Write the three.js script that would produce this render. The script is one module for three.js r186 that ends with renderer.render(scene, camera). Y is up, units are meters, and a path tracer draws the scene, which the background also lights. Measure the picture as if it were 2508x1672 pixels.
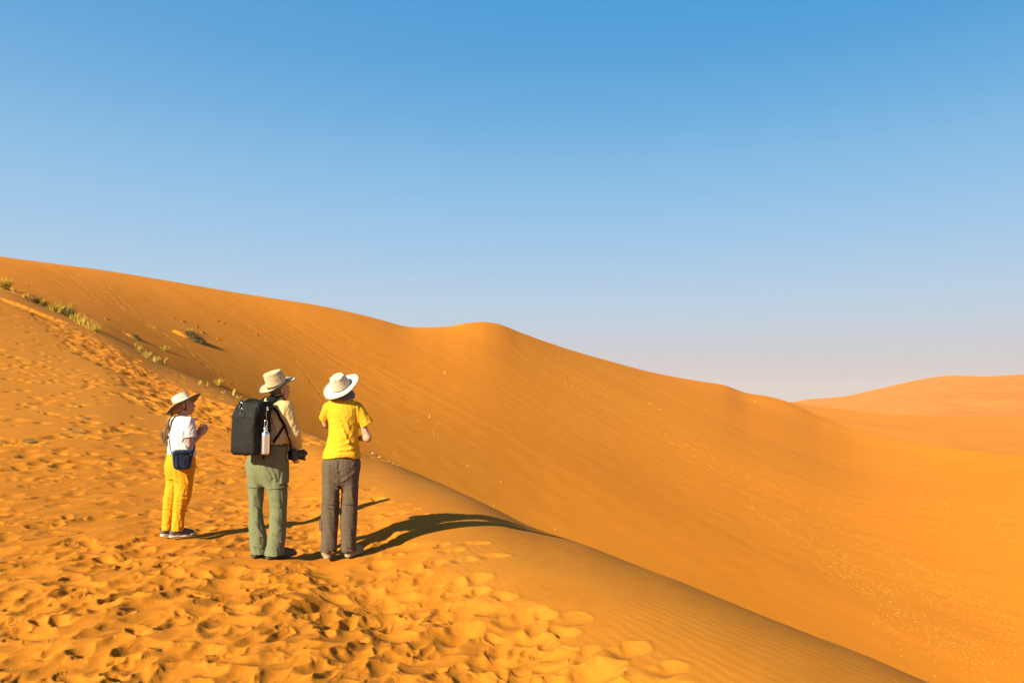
import * as THREE from 'three';
import { mergeGeometries } from 'three/addons/utils/BufferGeometryUtils.js';
import { RoundedBoxGeometry } from 'three/addons/geometries/RoundedBoxGeometry.js';

// ---------------------------------------------------------------- camera, sky, sun, exposure
const EYE = 1.6, FPX = 1850, PITCH = Math.atan(124 / FPX);
const scene = new THREE.Scene();
const camera = new THREE.PerspectiveCamera(2 * Math.atan(836 / FPX) * 180 / Math.PI, 2508 / 1672, 0.1, 20000);
camera.position.set(0, EYE, 0);
camera.rotation.set(PITCH, 0, 0);
const EXPOSURE = 2.7;
const renderer = new THREE.WebGLRenderer({ antialias: true });
renderer.setSize(1024, 682);
renderer.toneMapping = THREE.LinearToneMapping;
renderer.toneMappingExposure = EXPOSURE;
renderer.shadowMap.enabled = true;
renderer.shadowMap.type = THREE.PCFSoftShadowMap;

const SUN_AZ = 42 * Math.PI / 180, SUN_EL = 28 * Math.PI / 180;          // light travels to the right and away from the camera
const SUN = new THREE.Vector3(-Math.sin(SUN_AZ) * Math.cos(SUN_EL), Math.sin(SUN_EL), Math.cos(SUN_AZ) * Math.cos(SUN_EL));
const lin = (c) => { c /= 255; return c <= 0.04045 ? c / 12.92 : ((c + 0.055) / 1.055) ** 2.4; };
function makeSky() {
  const W = 512, H = 256, data = new Float32Array(W * H * 4);
  // clear desert sky: dusty pale band at the horizon, deep blue higher up, a little paler on the sun's side
  const stops = [[-90, 216, 204, 200], [0, 216, 204, 200], [1.8, 212, 203, 202], [2.9, 206, 205, 208], [6.5, 187, 208, 227], [11, 162, 200, 232], [16, 137, 189, 229], [20, 112, 175, 223], [24, 89, 163, 218], [27.5, 76, 157, 216], [35, 62, 144, 210], [45, 50, 128, 198], [90, 34, 92, 165]]
    .map(([e, r, g, b]) => [e, lin(r), lin(g), lin(b)]);
  for (let j = 0; j < H; j++) {
    const el = (j + 0.5) / H * 180 - 90;
    let k = 0; while (k < stops.length - 2 && stops[k + 1][0] < el) k++;
    const a = stops[k], b = stops[k + 1], t = Math.min(1, Math.max(0, (el - a[0]) / (b[0] - a[0])));
    for (let i = 0; i < W; i++) {
      const ph = ((i + 0.5) / W - 0.5) * 2 * Math.PI;                        // equirect u = atan2(z, x) / 2pi + 0.5
      const c = Math.cos(el * Math.PI / 180), d = [Math.cos(ph) * c, Math.sin(el * Math.PI / 180), Math.sin(ph) * c];
      const m = d[0] * SUN.x + d[1] * SUN.y + d[2] * SUN.z;
      const w = Math.max(0, 0.06 + 0.10 * m), glow = 0.9 * Math.exp((m - 1) * 14);
      for (let q = 0; q < 3; q++) {
        let v = a[q + 1] + (b[q + 1] - a[q + 1]) * t;
        v = v + (0.72 - v) * w * (el > 0 ? 1 : 0.3) + glow * [1, 0.93, 0.8][q];
        data[(j * W + i) * 4 + q] = v / EXPOSURE;
      }
      data[(j * W + i) * 4 + 3] = 1;
    }
  }
  const t = new THREE.DataTexture(data, W, H, THREE.RGBAFormat, THREE.FloatType);
  t.mapping = THREE.EquirectangularReflectionMapping; t.magFilter = t.minFilter = THREE.LinearFilter; t.wrapS = THREE.RepeatWrapping; t.colorSpace = THREE.LinearSRGBColorSpace; t.needsUpdate = true;
  return t;
}
scene.background = makeSky();
scene.environment = scene.background;
const sun = new THREE.DirectionalLight(new THREE.Color().setRGB(1, 0.92, 0.66), 5);
sun.position.copy(SUN).multiplyScalar(60).add(new THREE.Vector3(-2, 0, -8));
sun.target.position.set(-2, 0, -8);
sun.castShadow = true; sun.shadow.mapSize.set(4096, 4096); sun.shadow.bias = -0.0005;
Object.assign(sun.shadow.camera, { left: -14, right: 14, top: 14, bottom: -14, near: 1, far: 160 });
scene.add(sun, sun.target);
scene.fog = new THREE.FogExp2(new THREE.Color().setRGB(0.95, 0.80, 0.70), 0.00004);

// ---------------------------------------------------------------- helpers
function rng(seed) { let s = seed >>> 0; return () => { s = (s + 0x6D2B79F5) >>> 0; let t = Math.imul(s ^ (s >>> 15), 1 | s); t = (t + Math.imul(t ^ (t >>> 7), 61 | t)) ^ t; return ((t ^ (t >>> 14)) >>> 0) / 4294967296; }; }
const clamp = (x, a, b) => x < a ? a : x > b ? b : x, lerp = (a, b, t) => a + (b - a) * t, sstep = (a, b, x) => { const t = clamp((x - a) / (b - a), 0, 1); return t * t * (3 - 2 * t); };
const PERM = new Uint8Array(512); { const r = rng(7), p = [...Array(256).keys()]; for (let i = 255; i > 0; i--) { const j = Math.floor(r() * (i + 1)); [p[i], p[j]] = [p[j], p[i]]; } for (let i = 0; i < 512; i++) PERM[i] = p[i & 255]; }
const fade = (t) => t * t * t * (t * (t * 6 - 15) + 10);
const GR2 = Array.from({ length: 16 }, (_, i) => [Math.cos(i * Math.PI / 8), Math.sin(i * Math.PI / 8)]);
function noise2(x, y) {
  const xi = Math.floor(x), yi = Math.floor(y), xf = x - xi, yf = y - yi, X = xi & 255, Y = yi & 255, u = fade(xf), v = fade(yf);
  const g = (h, a, b) => { const q = GR2[h & 15]; return q[0] * a + q[1] * b; };
  const aa = PERM[PERM[X] + Y], ab = PERM[PERM[X] + Y + 1], ba = PERM[PERM[X + 1] + Y], bb = PERM[PERM[X + 1] + Y + 1];
  return 1.4 * lerp(lerp(g(aa, xf, yf), g(ba, xf - 1, yf), u), lerp(g(ab, xf, yf - 1), g(bb, xf - 1, yf - 1), u), v);
}
function noise3(x, y, z) {
  const xi = Math.floor(x), yi = Math.floor(y), zi = Math.floor(z), xf = x - xi, yf = y - yi, zf = z - zi, X = xi & 255, Y = yi & 255, Z = zi & 255, u = fade(xf), v = fade(yf), w = fade(zf);
  const g = (h, a, b, c) => { h &= 15; const p = h < 8 ? a : b, q = h < 4 ? b : (h === 12 || h === 14) ? a : c; return ((h & 1) ? -p : p) + ((h & 2) ? -q : q); };
  const A = PERM[X] + Y, B = PERM[X + 1] + Y, AA = PERM[A] + Z, AB = PERM[A + 1] + Z, BA = PERM[B] + Z, BB = PERM[B + 1] + Z;
  return lerp(lerp(lerp(g(PERM[AA], xf, yf, zf), g(PERM[BA], xf - 1, yf, zf), u), lerp(g(PERM[AB], xf, yf - 1, zf), g(PERM[BB], xf - 1, yf - 1, zf), u), v),
    lerp(lerp(g(PERM[AA + 1], xf, yf, zf - 1), g(PERM[BA + 1], xf - 1, yf, zf - 1), u), lerp(g(PERM[AB + 1], xf, yf - 1, zf - 1), g(PERM[BB + 1], xf - 1, yf - 1, zf - 1), u), v), w);
}
const fbm2 = (x, y, n = 4) => { let s = 0, a = 0.5; for (let i = 0; i < n; i++) { s += a * noise2(x, y); x = x * 2.03 + 17.1; y = y * 2.03 - 9.7; a *= 0.5; } return s; };
const taken = {};
const numbered = (n) => { const k = taken[n] = (taken[n] ?? -1) + 1; return k ? `${n}_${String(k).padStart(3, '0')}` : n; };
const shade = (o) => o.traverse((m) => { if (m.isMesh) { m.castShadow = true; m.receiveShadow = true; } });
function thing(name, label, category, group) { const o = new THREE.Group(); o.name = numbered(name); o.userData = { label, category }; if (group) o.userData.group = group; scene.add(o); return o; }
function part(name, geometry, material, parent) { const m = new THREE.Mesh(geometry, material); m.name = name; parent.add(m); return m; }
function structure(name, geometry, material) { const m = new THREE.Mesh(geometry, material); m.name = numbered(name); m.userData.kind = 'structure'; m.receiveShadow = m.castShadow = true; scene.add(m); return m; }
const V = (x, y, z) => new THREE.Vector3(x, y, z);
const rgb = (r, g, b) => new THREE.Color().setRGB(r, g, b);
const std = (o) => new THREE.MeshStandardMaterial({ roughness: 0.9, ...o });
// direction of a photograph point: azimuth to the right of straight ahead and rise per metre of ground distance
function sight(u, v) { const x = (u - 1254) / FPX, y0 = (836 - v) / FPX, y = y0 * Math.cos(PITCH) + Math.sin(PITCH), f = Math.cos(PITCH) - y0 * Math.sin(PITCH); return { az: Math.atan2(x, f), slope: y / Math.hypot(x, f) }; }
function pchip(xs, ys) {
  const n = xs.length, d = [], m = new Array(n).fill(0);
  for (let i = 0; i < n - 1; i++) d.push((ys[i + 1] - ys[i]) / (xs[i + 1] - xs[i]));
  m[0] = d[0]; m[n - 1] = d[n - 2];
  for (let i = 1; i < n - 1; i++) if (d[i - 1] * d[i] > 0) { const a = xs[i + 1] - xs[i], b = xs[i] - xs[i - 1]; m[i] = (3 * (a + b)) / ((2 * a + b) / d[i - 1] + (a + 2 * b) / d[i]); }
  return (x) => {
    if (x <= xs[0]) return ys[0]; if (x >= xs[n - 1]) return ys[n - 1];
    let k = 0; while (x > xs[k + 1]) k++;
    const h = xs[k + 1] - xs[k], t = (x - xs[k]) / h, t2 = t * t, t3 = t2 * t;
    return (2 * t3 - 3 * t2 + 1) * ys[k] + (t3 - 2 * t2 + t) * h * m[k] + (-2 * t3 + 3 * t2) * ys[k + 1] + (t3 - t2) * h * m[k + 1];
  };
}
function dataTex(n, fn, srgb) {
  const d = new Uint8Array(n * n * 4);
  for (let j = 0; j < n; j++) for (let i = 0; i < n; i++) { const c = fn(i / n, j / n); for (let q = 0; q < 3; q++) d[(j * n + i) * 4 + q] = clamp(Math.round(255 * (c.length ? c[q] : c)), 0, 255); d[(j * n + i) * 4 + 3] = 255; }
  const t = new THREE.DataTexture(d, n, n); t.wrapS = t.wrapT = THREE.RepeatWrapping; t.magFilter = THREE.LinearFilter; t.minFilter = THREE.LinearMipmapLinearFilter; t.generateMipmaps = true; if (srgb) t.colorSpace = THREE.SRGBColorSpace; t.needsUpdate = true; return t;
}
const tile = (f, u, v) => { const a = f(u, v), b = f(u - 1, v), c = f(u, v - 1), d = f(u - 1, v - 1), s = sstep(0, 1, u), t = sstep(0, 1, v); return lerp(lerp(a, b, s), lerp(c, d, s), t); };

// ---------------------------------------------------------------- terrain
const DEG = Math.PI / 180;
// the dune under our feet: where its rim stands in each direction (distance, height, fall of the sight line over it)
const rimKeys = [[0, 709, 88, 10, .03], [128, 759, 79, 10.5, .03], [240, 805, 71, 11, .03], [427, 901, 57, 12, .02], [565, 965, 46, 12, .015], [700, 1032, 36, 12, .01], [800, 1075, 30, 9, .04], [917, 1120, 25, 7.6, .06], [1024, 1162, 20, 6.6, .08], [1173, 1226, 14.8, 6.1, .10], [1280, 1280, 12.2, 5.7, .10], [1450, 1338, 9.8, 5.2, .085], [1706, 1434, 8, 4.5, .07], [1919, 1520, 7, 4.1, .05], [2133, 1600, 6.3], [2303, 1672, 5.8]]
  .map(([u, v, r, r1, s1]) => { const q = sight(u, v), y = EYE + q.slope * r; return { az: q.az / DEG, r, y, s: q.slope, r1: r1 ?? Math.max(2.2, Math.min(12, r - 2 * y / q.slope)), s1: s1 ?? 0 }; });
rimKeys.push({ az: 45, r: 4.9, y: -.36, s: -.42, r1: 3.1, s1: 0 }, { az: 75, r: 4.6, y: -.4, s: -.42, r1: 2.8, s1: 0 }, { az: 110, r: 6, y: -.5, s: -.35, r1: 3.1, s1: 0 }, { az: 140, r: 14, y: -.5, s: -.1, r1: 5, s1: 0 }, { az: 180, r: 60, y: -1, s: -.03, r1: 10, s1: 0 });
rimKeys.unshift({ az: -180, r: 60, y: -1, s: -.03, r1: 10, s1: 0 }, { az: -140, r: 80, y: 1, s: 0, r1: 10, s1: .01 }, { az: -100, r: 95, y: 7, s: .05, r1: 10, s1: .02 }, { az: -65, r: 95, y: 12, s: .1, r1: 10, s1: .03 }, { az: -45, r: 92, y: 14, s: .13, r1: 10, s1: .03 });
rimKeys.sort((a, b) => a.az - b.az);
const rim = {}; for (const k of ['r', 'y', 's', 'r1', 's1']) { const f = pchip(rimKeys.map((q) => q.az), rimKeys.map((q) => q[k])), tab = new Float32Array(3601); for (let i = 0; i <= 3600; i++) tab[i] = f(i / 10 - 180); rim[k] = (az) => { const x = clamp((az / DEG + 180) * 10, 0, 3599.99), i = Math.floor(x); return lerp(tab[i], tab[i + 1], x - i); }; }
function nearBase(az, r) {
  const rr = rim.r(az), y = rim.y(az), s = rim.s(az), r1 = rim.r1(az), s1 = rim.s1(az);
  if (r <= r1) return s1 * (r - r1) * sstep(r1 * 0.5, r1, r);
  const L = rr - r1;
  if (r <= rr) { const t = (r - r1) / L, t2 = t * t, t3 = t2 * t; return (t3 - 2 * t2 + t) * L * s1 + (-2 * t3 + 3 * t2) * y + (t3 - t2) * L * s; }
  const k = clamp(Math.abs(s) / L, 0.012, 0.12), d = r - rr, dm = (s + 0.6) / k;
  return d < dm ? y + s * d - 0.5 * k * d * d : y + s * dm - 0.5 * k * dm * dm - 0.6 * (d - dm);
}
// how trodden the sand is (1) or how smooth the wind left it (0): a wide trampled saddle that narrows to a track up the ridge
const edgeKeys = [[-40, 80], [-34.2, 76], [-31, 66], [-27.2, 50], [-24, 40], [-21, 33]].concat([[820, 1150], [930, 1212], [1000, 1280], [1080, 1370], [1160, 1460], [1310, 1550], [1470, 1640], [1540, 1690]].map(([u, v]) => { const q = sight(u, v); let r = 2.6; while (r < 40 && EYE + q.slope * r > nearBase(q.az, r)) r += 0.02; return [q.az / DEG, r]; })).concat([[45, 3]]);
const trackC = pchip(edgeKeys.map((k) => k[0]), edgeKeys.map((k) => k[1]));
function trodden(x, z) {
  const az = Math.atan2(x, -z), r = Math.hypot(x, z), a = az / DEG;
  if (Math.abs(a) > 75) return 0.6;
  const rr = rim.r(az), n = noise2(x * 0.35 + 3, z * 0.35) * 0.5 + noise2(x * 1.1, z * 1.1 + 5) * 0.25;
  const edge = Math.min(trackC(a), rr * 0.94);                             // outer limit of footprints
  const outer = 1 - sstep(edge * 0.86, edge * 1.06, r * (1 + 0.1 * n));
  if (a > 10) return outer;
  // inner limit, on the left only: a windblown apron between the near footprints and the track
  const inL = pchip([-36, -32, -28, -24, -20, -15], [62, 54, 38, 26, 18, 10])(a), nearOut = pchip([-36, -30, -25, -20, -15], [17, 19, 21, 22, 18])(a);
  const apron = a < -13 ? sstep(nearOut * 0.85, nearOut * 1.25, r * (1 + 0.12 * n)) * (1 - sstep(inL * 0.9, inL * 1.08, r * (1 + 0.06 * n))) : 0;
  return outer * (1 - 0.97 * apron);
}
const FEET = [[-2.40, -7.42], [-1.69, -7.5], [-3.76, -8.55]];
console.log('near dune');
const azs = [], rowsT = [];
{ for (let a = -180; a < -40; a += 2.5) azs.push(a * DEG); for (let a = -40; a < -35.5; a += .25) azs.push(a * DEG); const N = 1080; for (let i = 0; i <= N; i++) azs.push((-35.5 + 71 * i / N) * DEG); for (let a = 35.75; a < 40; a += .25) azs.push(a * DEG); for (let a = 40; a <= 180; a += 2.5) azs.push(a * DEG); }
const NA = azs.length, IN = 960, OUT = 70, NR = IN + OUT, RMIN = 2.6;
const PX = 0.12, P0 = RMIN ** -PX;
const rowR = (az, j) => { const rr = rim.r(az); if (j < 12) return RMIN * (j + 0.02) / 12; if (j < IN) { const p1 = rr ** -PX; return (P0 + (p1 - P0) * (j - 12) / (IN - 13)) ** (-1 / PX); } return rr + 190 * ((j - IN + 1) / OUT) ** 1.8; };
const rowOf = (az, r) => { if (r < RMIN) return 0; const rr = rim.r(az), p1 = rr ** -PX; return 12 + (r ** -PX - P0) / (p1 - P0) * (IN - 13); };
const colOf = (az) => { let a = 0, b = NA - 1; while (b - a > 1) { const m = (a + b) >> 1; if (azs[m] < az) a = m; else b = m; } return a; };
const NX = new Float32Array(NA * NR), NZ = new Float32Array(NA * NR), NY = new Float32Array(NA * NR), ND = new Float32Array(NA * NR), NT = new Float32Array(NA * NR);
const WD = 24 * DEG, wc = Math.cos(WD), ws = Math.sin(WD);
for (let i = 0; i < NA; i++) for (let j = 0; j < NR; j++) {
  const az = azs[i], r = rowR(az, j), k = i * NR + j, x = r * Math.sin(az), z = -r * Math.cos(az);
  NX[k] = x; NZ[k] = z; NY[k] = nearBase(az, r);
  if (r > 260) { NT[k] = 0; continue; }
  const T = NT[k] = trodden(x, z);
  // wind-drawn hummocks: long along the wind, short across it
  const a = x * ws - z * wc, c = x * wc + z * ws;
  const w1 = noise2(c * 1.5 + 0.35 * noise2(a * .8, c), a * 0.55 + 4), w2 = noise2(c * 3.6 + 11 + .3 * w1, a * 1.5), w3 = noise2(c * 8 + .6 * w2, a * 3.5 + 31);
  const big = 0.045 * noise2(x * 0.16 + 8, z * 0.16);
  ND[k] = big + T * (0.034 * w1 - 0.012 + 0.014 * (0.35 - Math.abs(w2)) * 1.6 + 0.004 * w3 + 0.0022 * noise2(x * 22, z * 22)) + (1 - T) * (0.0025 * noise2(c * 5 + 2 * noise2(a * .7, c * .7), a * 0.9) + 0.008 * noise2(c * 1.1, a * .35) + (r < 16 ? 0.0007 * Math.sin((x * .9 - z * .43) * 66 + 5 * noise2(x * 1.1, z * 1.1) + 1.8 * noise2(x * 5, z * 5)) * sstep(-0.35, 0.3, noise2(x * 0.7 + 3, z * 0.7)) : 0));
}
const smin0 = (a, b, k) => { const h = Math.max(k - Math.abs(a - b), 0) / k; return Math.min(a, b) - h * h * k * 0.25; };
function stamp(x, z, heading, len, wid, depth, soft, rimH, lip = 0) {
  const R = Math.max(len, wid) * 1.75, r = Math.hypot(x, z), az = Math.atan2(x, -z), da = Math.min(0.6, R / r);
  const i0 = colOf(az - da), i1 = Math.min(NA - 1, colOf(az + da) + 1), ch = Math.sin(heading), cz = -Math.cos(heading);
  const kc = colOf(az) * NR + clamp(Math.round(rowOf(az, r)), 0, NR - 1), level = ND[kc] * 0.85;
  for (let i = i0; i <= i1; i++) {
    const j0 = Math.max(0, Math.floor(rowOf(azs[i], Math.max(RMIN, r - R)))), j1 = Math.min(NR - 1, Math.ceil(rowOf(azs[i], r + R)));
    for (let j = j0; j <= j1; j++) {
      const k = i * NR + j, dx = NX[k] - x, dz = NZ[k] - z, p = (dx * ch + dz * cz) / len, q = (dx * -cz + dz * ch) / wid;
      const waist = 1 - 0.22 * Math.exp(-(((p + 0.1) / 0.28) ** 2)), e = Math.sqrt(p * p + (q / waist) * (q / waist)) * (1 + 0.14 * noise2(NX[k] * 9 + x * 3, NZ[k] * 9) + 0.03 * noise2(NX[k] * 28, NZ[k] * 28));
      if (e > 1.75) continue;
      // sand slumps to a bowl with a crisp lip; a little is thrown up round it
      const bowl = level - depth * (1 - e ** (1.5 + 0.5 * soft)) * (1 + 0.18 * p * lip), k0 = 0.004 + 0.03 * soft * soft;
      ND[k] = smin0(ND[k] + (e > 1 ? rimH * Math.exp(-(((e - 1.12) / 0.2) ** 2)) * (0.7 + 0.6 * p * lip) : 0), bowl, k0);
    }
  }
}
{
  const R = rng(41);
  const place = (n, rA, rB, fn) => { for (let i = 0; i < n; i++) { const a = (-37 + 76 * R()) * DEG, u = R(), r = (rA ** -0.15 + (rB ** -0.15 - rA ** -0.15) * u) ** (-1 / 0.15), x = r * Math.sin(a), z = -r * Math.cos(a), T = trodden(x, z); if (R() < T) fn(x, z, r, T); } };
  const HD = 30 * DEG;
  const heading = () => { const q = R(); return (q < 0.45 ? HD : q < 0.7 ? HD + Math.PI : q < 0.85 ? -60 * DEG : R() * 6.28) + (R() - 0.5) * 0.9; };
  // old prints, half filled by drifting sand
  place(1700, 2.8, 88, (x, z, r) => { const s = 1 + sstep(12, 60, r) * 1.1; stamp(x, z, heading(), s * (0.18 + 0.12 * R()), s * (0.11 + 0.08 * R()), s * s * (0.018 + 0.026 * R()), 0.95, 0.006 * s, 1); });
  // newer ones with crisp lips
  place(3300, 2.8, 40, (x, z, r) => { const s = 1 + sstep(14, 60, r) * 1.0; stamp(x, z, heading(), s * (0.12 + 0.06 * R()), s * (0.065 + 0.04 * R()), s * s * (0.018 + 0.027 * R()), 0.2 + 0.6 * R(), (0.004 + 0.006 * R()) * s, 1); });
  // scuffs and dug-in toes
  place(900, 2.8, 30, (x, z, r) => stamp(x, z, heading(), 0.05 + 0.06 * R(), 0.035 + 0.03 * R(), 0.015 + 0.02 * R(), 0.3, 0.004, -1));
  // the track up the ridge, trodden by many
  { const line = [[-30, 722], [20, 737], [102, 770], [191, 827], [298, 899], [417, 958], [520, 1012], [600, 1060]].map(([u, v]) => { const q = sight(u, v); let r = 9; while (r < 100 && EYE + q.slope * r > nearBase(q.az, r)) r *= 1.005; return [r * Math.sin(q.az), -r * Math.cos(q.az)]; });
    for (let i = 0; i < 1900; i++) { const t = R() ** 0.9 * (line.length - 1), k = Math.min(line.length - 2, Math.floor(t)), f = t - k, w = (R() + R() - 1) * lerp(3.4, 6.5, t / 7), x = lerp(line[k][0], line[k + 1][0], f) + w * 0.86, z = lerp(line[k][1], line[k + 1][1], f) + w * 0.5, r = Math.hypot(x, z); if (r > rim.r(Math.atan2(x, -z)) * 0.985) continue; stamp(x, z, 60 * DEG + R() * 2, 0.20 + 0.12 * R(), 0.15 + 0.09 * R(), 0.04 + 0.055 * R(), 0.7, 0.02, 1); } }
  // old scattered steps all over the windblown apron
  for (let i = 0; i < 420; i++) { const a = (-36 + 20 * R()) * DEG, r = 15 + 55 * R(), x = r * Math.sin(a), z = -r * Math.cos(a); if (r < rim.r(a) * 0.93) stamp(x, z, R() * 6, 0.16 + 0.12 * R(), 0.13 + 0.08 * R(), (0.025 + 0.03 * R()) * (1 + r / 60), 0.9, 0.008, 1); }
  // single lines of steps over the windblown apron
  for (const [u0, v0, u1, v1, n] of [[0, 870, 130, 905, 9], [20, 930, 420, 960, 22], [0, 905, 260, 935, 14], [60, 1000, 260, 930, 12], [0, 1090, 330, 1050, 22], [0, 835, 200, 860, 12]]) for (let i = 0; i < n; i++) {
    const t = i / n, u = lerp(u0, u1, t) + (R() - .5) * 8, v = lerp(v0, v1, t) + (R() - .5) * 7, q = sight(u, v); let r = 9; while (r < 90 && EYE + q.slope * r > nearBase(q.az, r)) r *= 1.01;
    stamp(r * Math.sin(q.az), -r * Math.cos(q.az), R() * 6, 0.26, 0.17, 0.05, 0.7, 0.02, 1);
  }
  // the outermost prints on the smooth shoulder of the crest, by the photograph
  for (const [u, v, L, W, D, h] of [[1165, 1420, .16, .15, .06, 30], [1330, 1500, .15, .09, .075, 150], [1375, 1545, .17, .10, .06, 150], [1395, 1520, .17, .15, .03, 60], [1540, 1595, .15, .14, .055, 60], [1635, 1640, .13, .12, .04, 60], [1140, 1372, .14, .1, .05, 60], [1108, 1348, .13, .08, .045, 70], [1160, 1330, .17, .1, .04, 75], [1205, 1362, .16, .11, .035, 80], [1235, 1462, .14, .09, .05, 140], [1168, 1452, .13, .1, .055, 50], [1120, 1545, .2, .15, .08, 50], [1215, 1605, .2, .16, .07, 60], [1420, 1650, .2, .14, .06, 60], [1062, 1292, .13, .08, .035, 60], [1010, 1245, .13, .08, .035, 60], [1032, 1256, .12, .07, .03, 60], [985, 1232, .14, .08, .03, 80], [1290, 1560, .16, .1, .05, 100], [1080, 1335, .12, .08, .04, 30]]) {
    const q = sight(u, v); let r = 3; while (r < 30 && EYE + q.slope * r > nearBase(q.az, r)) r += 0.02;
    stamp(r * Math.sin(q.az), -r * Math.cos(q.az), h * DEG, L * 0.9, W * 0.85, D * 0.8, 0.75, 0.004, 1);
  }
}
// loose sand rounds off what stands too sharp
for (let pass = 0; pass < 1; pass++) { const src = ND.slice(); for (let i = 1; i < NA - 1; i++) for (let j = 1; j < IN - 1; j++) { const k = i * NR + j; if (NX[k] * NX[k] + NZ[k] * NZ[k] < 130) continue; ND[k] = 0.4 * src[k] + 0.15 * (src[k - 1] + src[k + 1] + src[k - NR] + src[k + NR]); } }
// packed and level where the three stand
for (let k = 0; k < NA * NR; k++) { let w = 0; for (const [x, z] of FEET) { const d = Math.hypot((NX[k] - x) / 1.15, NZ[k] - z); w = Math.max(w, 1 - sstep(0.16, 0.42, d)); } if (w) ND[k] = ND[k] * (1 - w * 0.97); }
function polarGeometry(na, nr, X, Y, Z, uvScale, color) {
  const pos = new Float32Array(na * nr * 3), uv = new Float32Array(na * nr * 2), col = new Float32Array(na * nr * 3), idx = new Uint32Array((na - 1) * (nr - 1) * 6);
  for (let k = 0; k < na * nr; k++) { pos[k * 3] = X[k]; pos[k * 3 + 1] = Y[k]; pos[k * 3 + 2] = Z[k]; uv[k * 2] = X[k] * uvScale; uv[k * 2 + 1] = Z[k] * uvScale; const c = color(k, X[k], Y[k], Z[k]); col[k * 3] = c[0]; col[k * 3 + 1] = c[1]; col[k * 3 + 2] = c[2]; }
  let n = 0; for (let i = 0; i < na - 1; i++) for (let j = 0; j < nr - 1; j++) { const a = i * nr + j, b = a + nr; idx[n++] = a; idx[n++] = b; idx[n++] = b + 1; idx[n++] = a; idx[n++] = b + 1; idx[n++] = a + 1; }
  const g = new THREE.BufferGeometry(); g.setAttribute('position', new THREE.BufferAttribute(pos, 3)); g.setAttribute('uv', new THREE.BufferAttribute(uv, 2)); g.setAttribute('color', new THREE.BufferAttribute(col, 3)); g.setIndex(new THREE.BufferAttribute(idx, 1)); g.computeVertexNormals(); return g;
}
const gr0 = rng(5);
const grain = dataTex(512, (u, v) => clamp(0.5 + 0.34 * (gr0() - 0.5) + 0.35 * tile((a, b) => fbm2(a * 40, b * 40, 3), u, v), 0, 1), false);
const sandTone = dataTex(512, (u, v) => { const n = 0.93 + 0.07 * (gr0() - 0.5) + 0.1 * tile((a, b) => fbm2(a * 12 + 3, b * 12, 4), u, v); return [n, n, n]; }, false);
const SAND = [0.392, 0.130, 0.0115];
const sandMat = new THREE.MeshPhysicalMaterial({ specularIntensity: 0.1, vertexColors: true, map: sandTone, bumpMap: grain, bumpScale: 0.005, roughness: 1 });
sandMat.color.setRGB(...SAND);
for (let k = 0; k < NA * NR; k++) NY[k] += ND[k];
const sandColor = (k, x, y, z) => { const T = NT[k], m = 1 + 0.05 * noise2(x * 0.3, z * 0.3) + 0.05 * noise2(x * 2.1, z * 2.1 + 7), p = 0.10 * (1 - T) * (1 + noise2(x * 0.5, z * 0.5)); return [m * (1 - 0.2 * p), m * (1 + 0.35 * p), m * (1 + 1.6 * p)]; };
const duneSand = structure('trodden_dune', polarGeometry(NA, NR, NX, NY, NZ, 0.5, sandColor), sandMat);

console.log('great dune');
// the great dune across the hollow: foot and crest in each direction
const bigKeys = [[-1500, 610, 230], [-700, 585, 232], [-260, 592, 235], [0, 628, 240], [213, 656, 248], [427, 690, 256], [565, 714, 262], [700, 735, 268], [747, 742, 270], [853, 763, 276], [915, 778, 280], [1013, 801, 287], [1088, 800, 294], [1150, 790, 300], [1190, 788, 305], [1215, 792, 308], [1280, 816, 318], [1386, 853, 335], [1493, 884, 354], [1600, 912, 375], [1706, 932, 398], [1770, 942, 412], [1830, 962, 427], [1880, 970, 439], [1925, 982, 450], [2019, 1024, 425], [2105, 1055, 398], [2206, 1077, 372], [2357, 1102, 337], [2508, 1115, 308], [2760, 1130, 272]]
  .map(([u, v, r]) => { const q = sight(u, v), rb = lerp(112, 130, sstep(200, 900, u)), yb = EYE + rim.s(q.az) * rb - 1.5; return { az: q.az, r, y: EYE + q.slope * r, rb, yb }; });
const bk = {}; for (const k of ['r', 'y', 'rb', 'yb']) bk[k] = pchip(bigKeys.map((q) => q.az), bigKeys.map((q) => q[k]));
const soften = (fn, sigma) => { const a0 = bigKeys[0].az, a1 = bigKeys[bigKeys.length - 1].az, n = 400, raw = [], tab = []; for (let i = 0; i <= n; i++) raw.push(fn(lerp(a0, a1, i / n))); for (let i = 0; i <= n; i++) { let s = 0, w = 0; const sg = sigma(lerp(a0, a1, i / n)); for (let k = -80; k <= 80; k++) { const g = Math.exp(-((k / sg) ** 2)), q = clamp(i + k, 0, n); s += g * raw[q]; w += g; } tab.push(s / w); } return (az) => { const x = clamp((az - a0) / (a1 - a0) * n, 0, n - 0.001), i = Math.floor(x); return lerp(tab[i], tab[i + 1], x - i); }; };
const ySoft = soften(bk.y, (az) => lerp(34, 9, sstep(2 * DEG, 14 * DEG, az))), ybSoft = soften(bk.yb, () => 20), rtSoft = soften(bk.r, () => 20); bk.yb = (az) => ybSoft(az) - 0.6; bk.r = rtSoft;
{ const y0 = bk.y, r0 = pchip(bigKeys.map((q) => q.az), bigKeys.map((q) => q.r)); bk.y = (az) => EYE + (y0(az) - EYE) / r0(az) * bk.r(az); }
const EX = 0.64, EZ = -0.77;                                               // the crest runs away to the right; sand slides down across it
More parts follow.
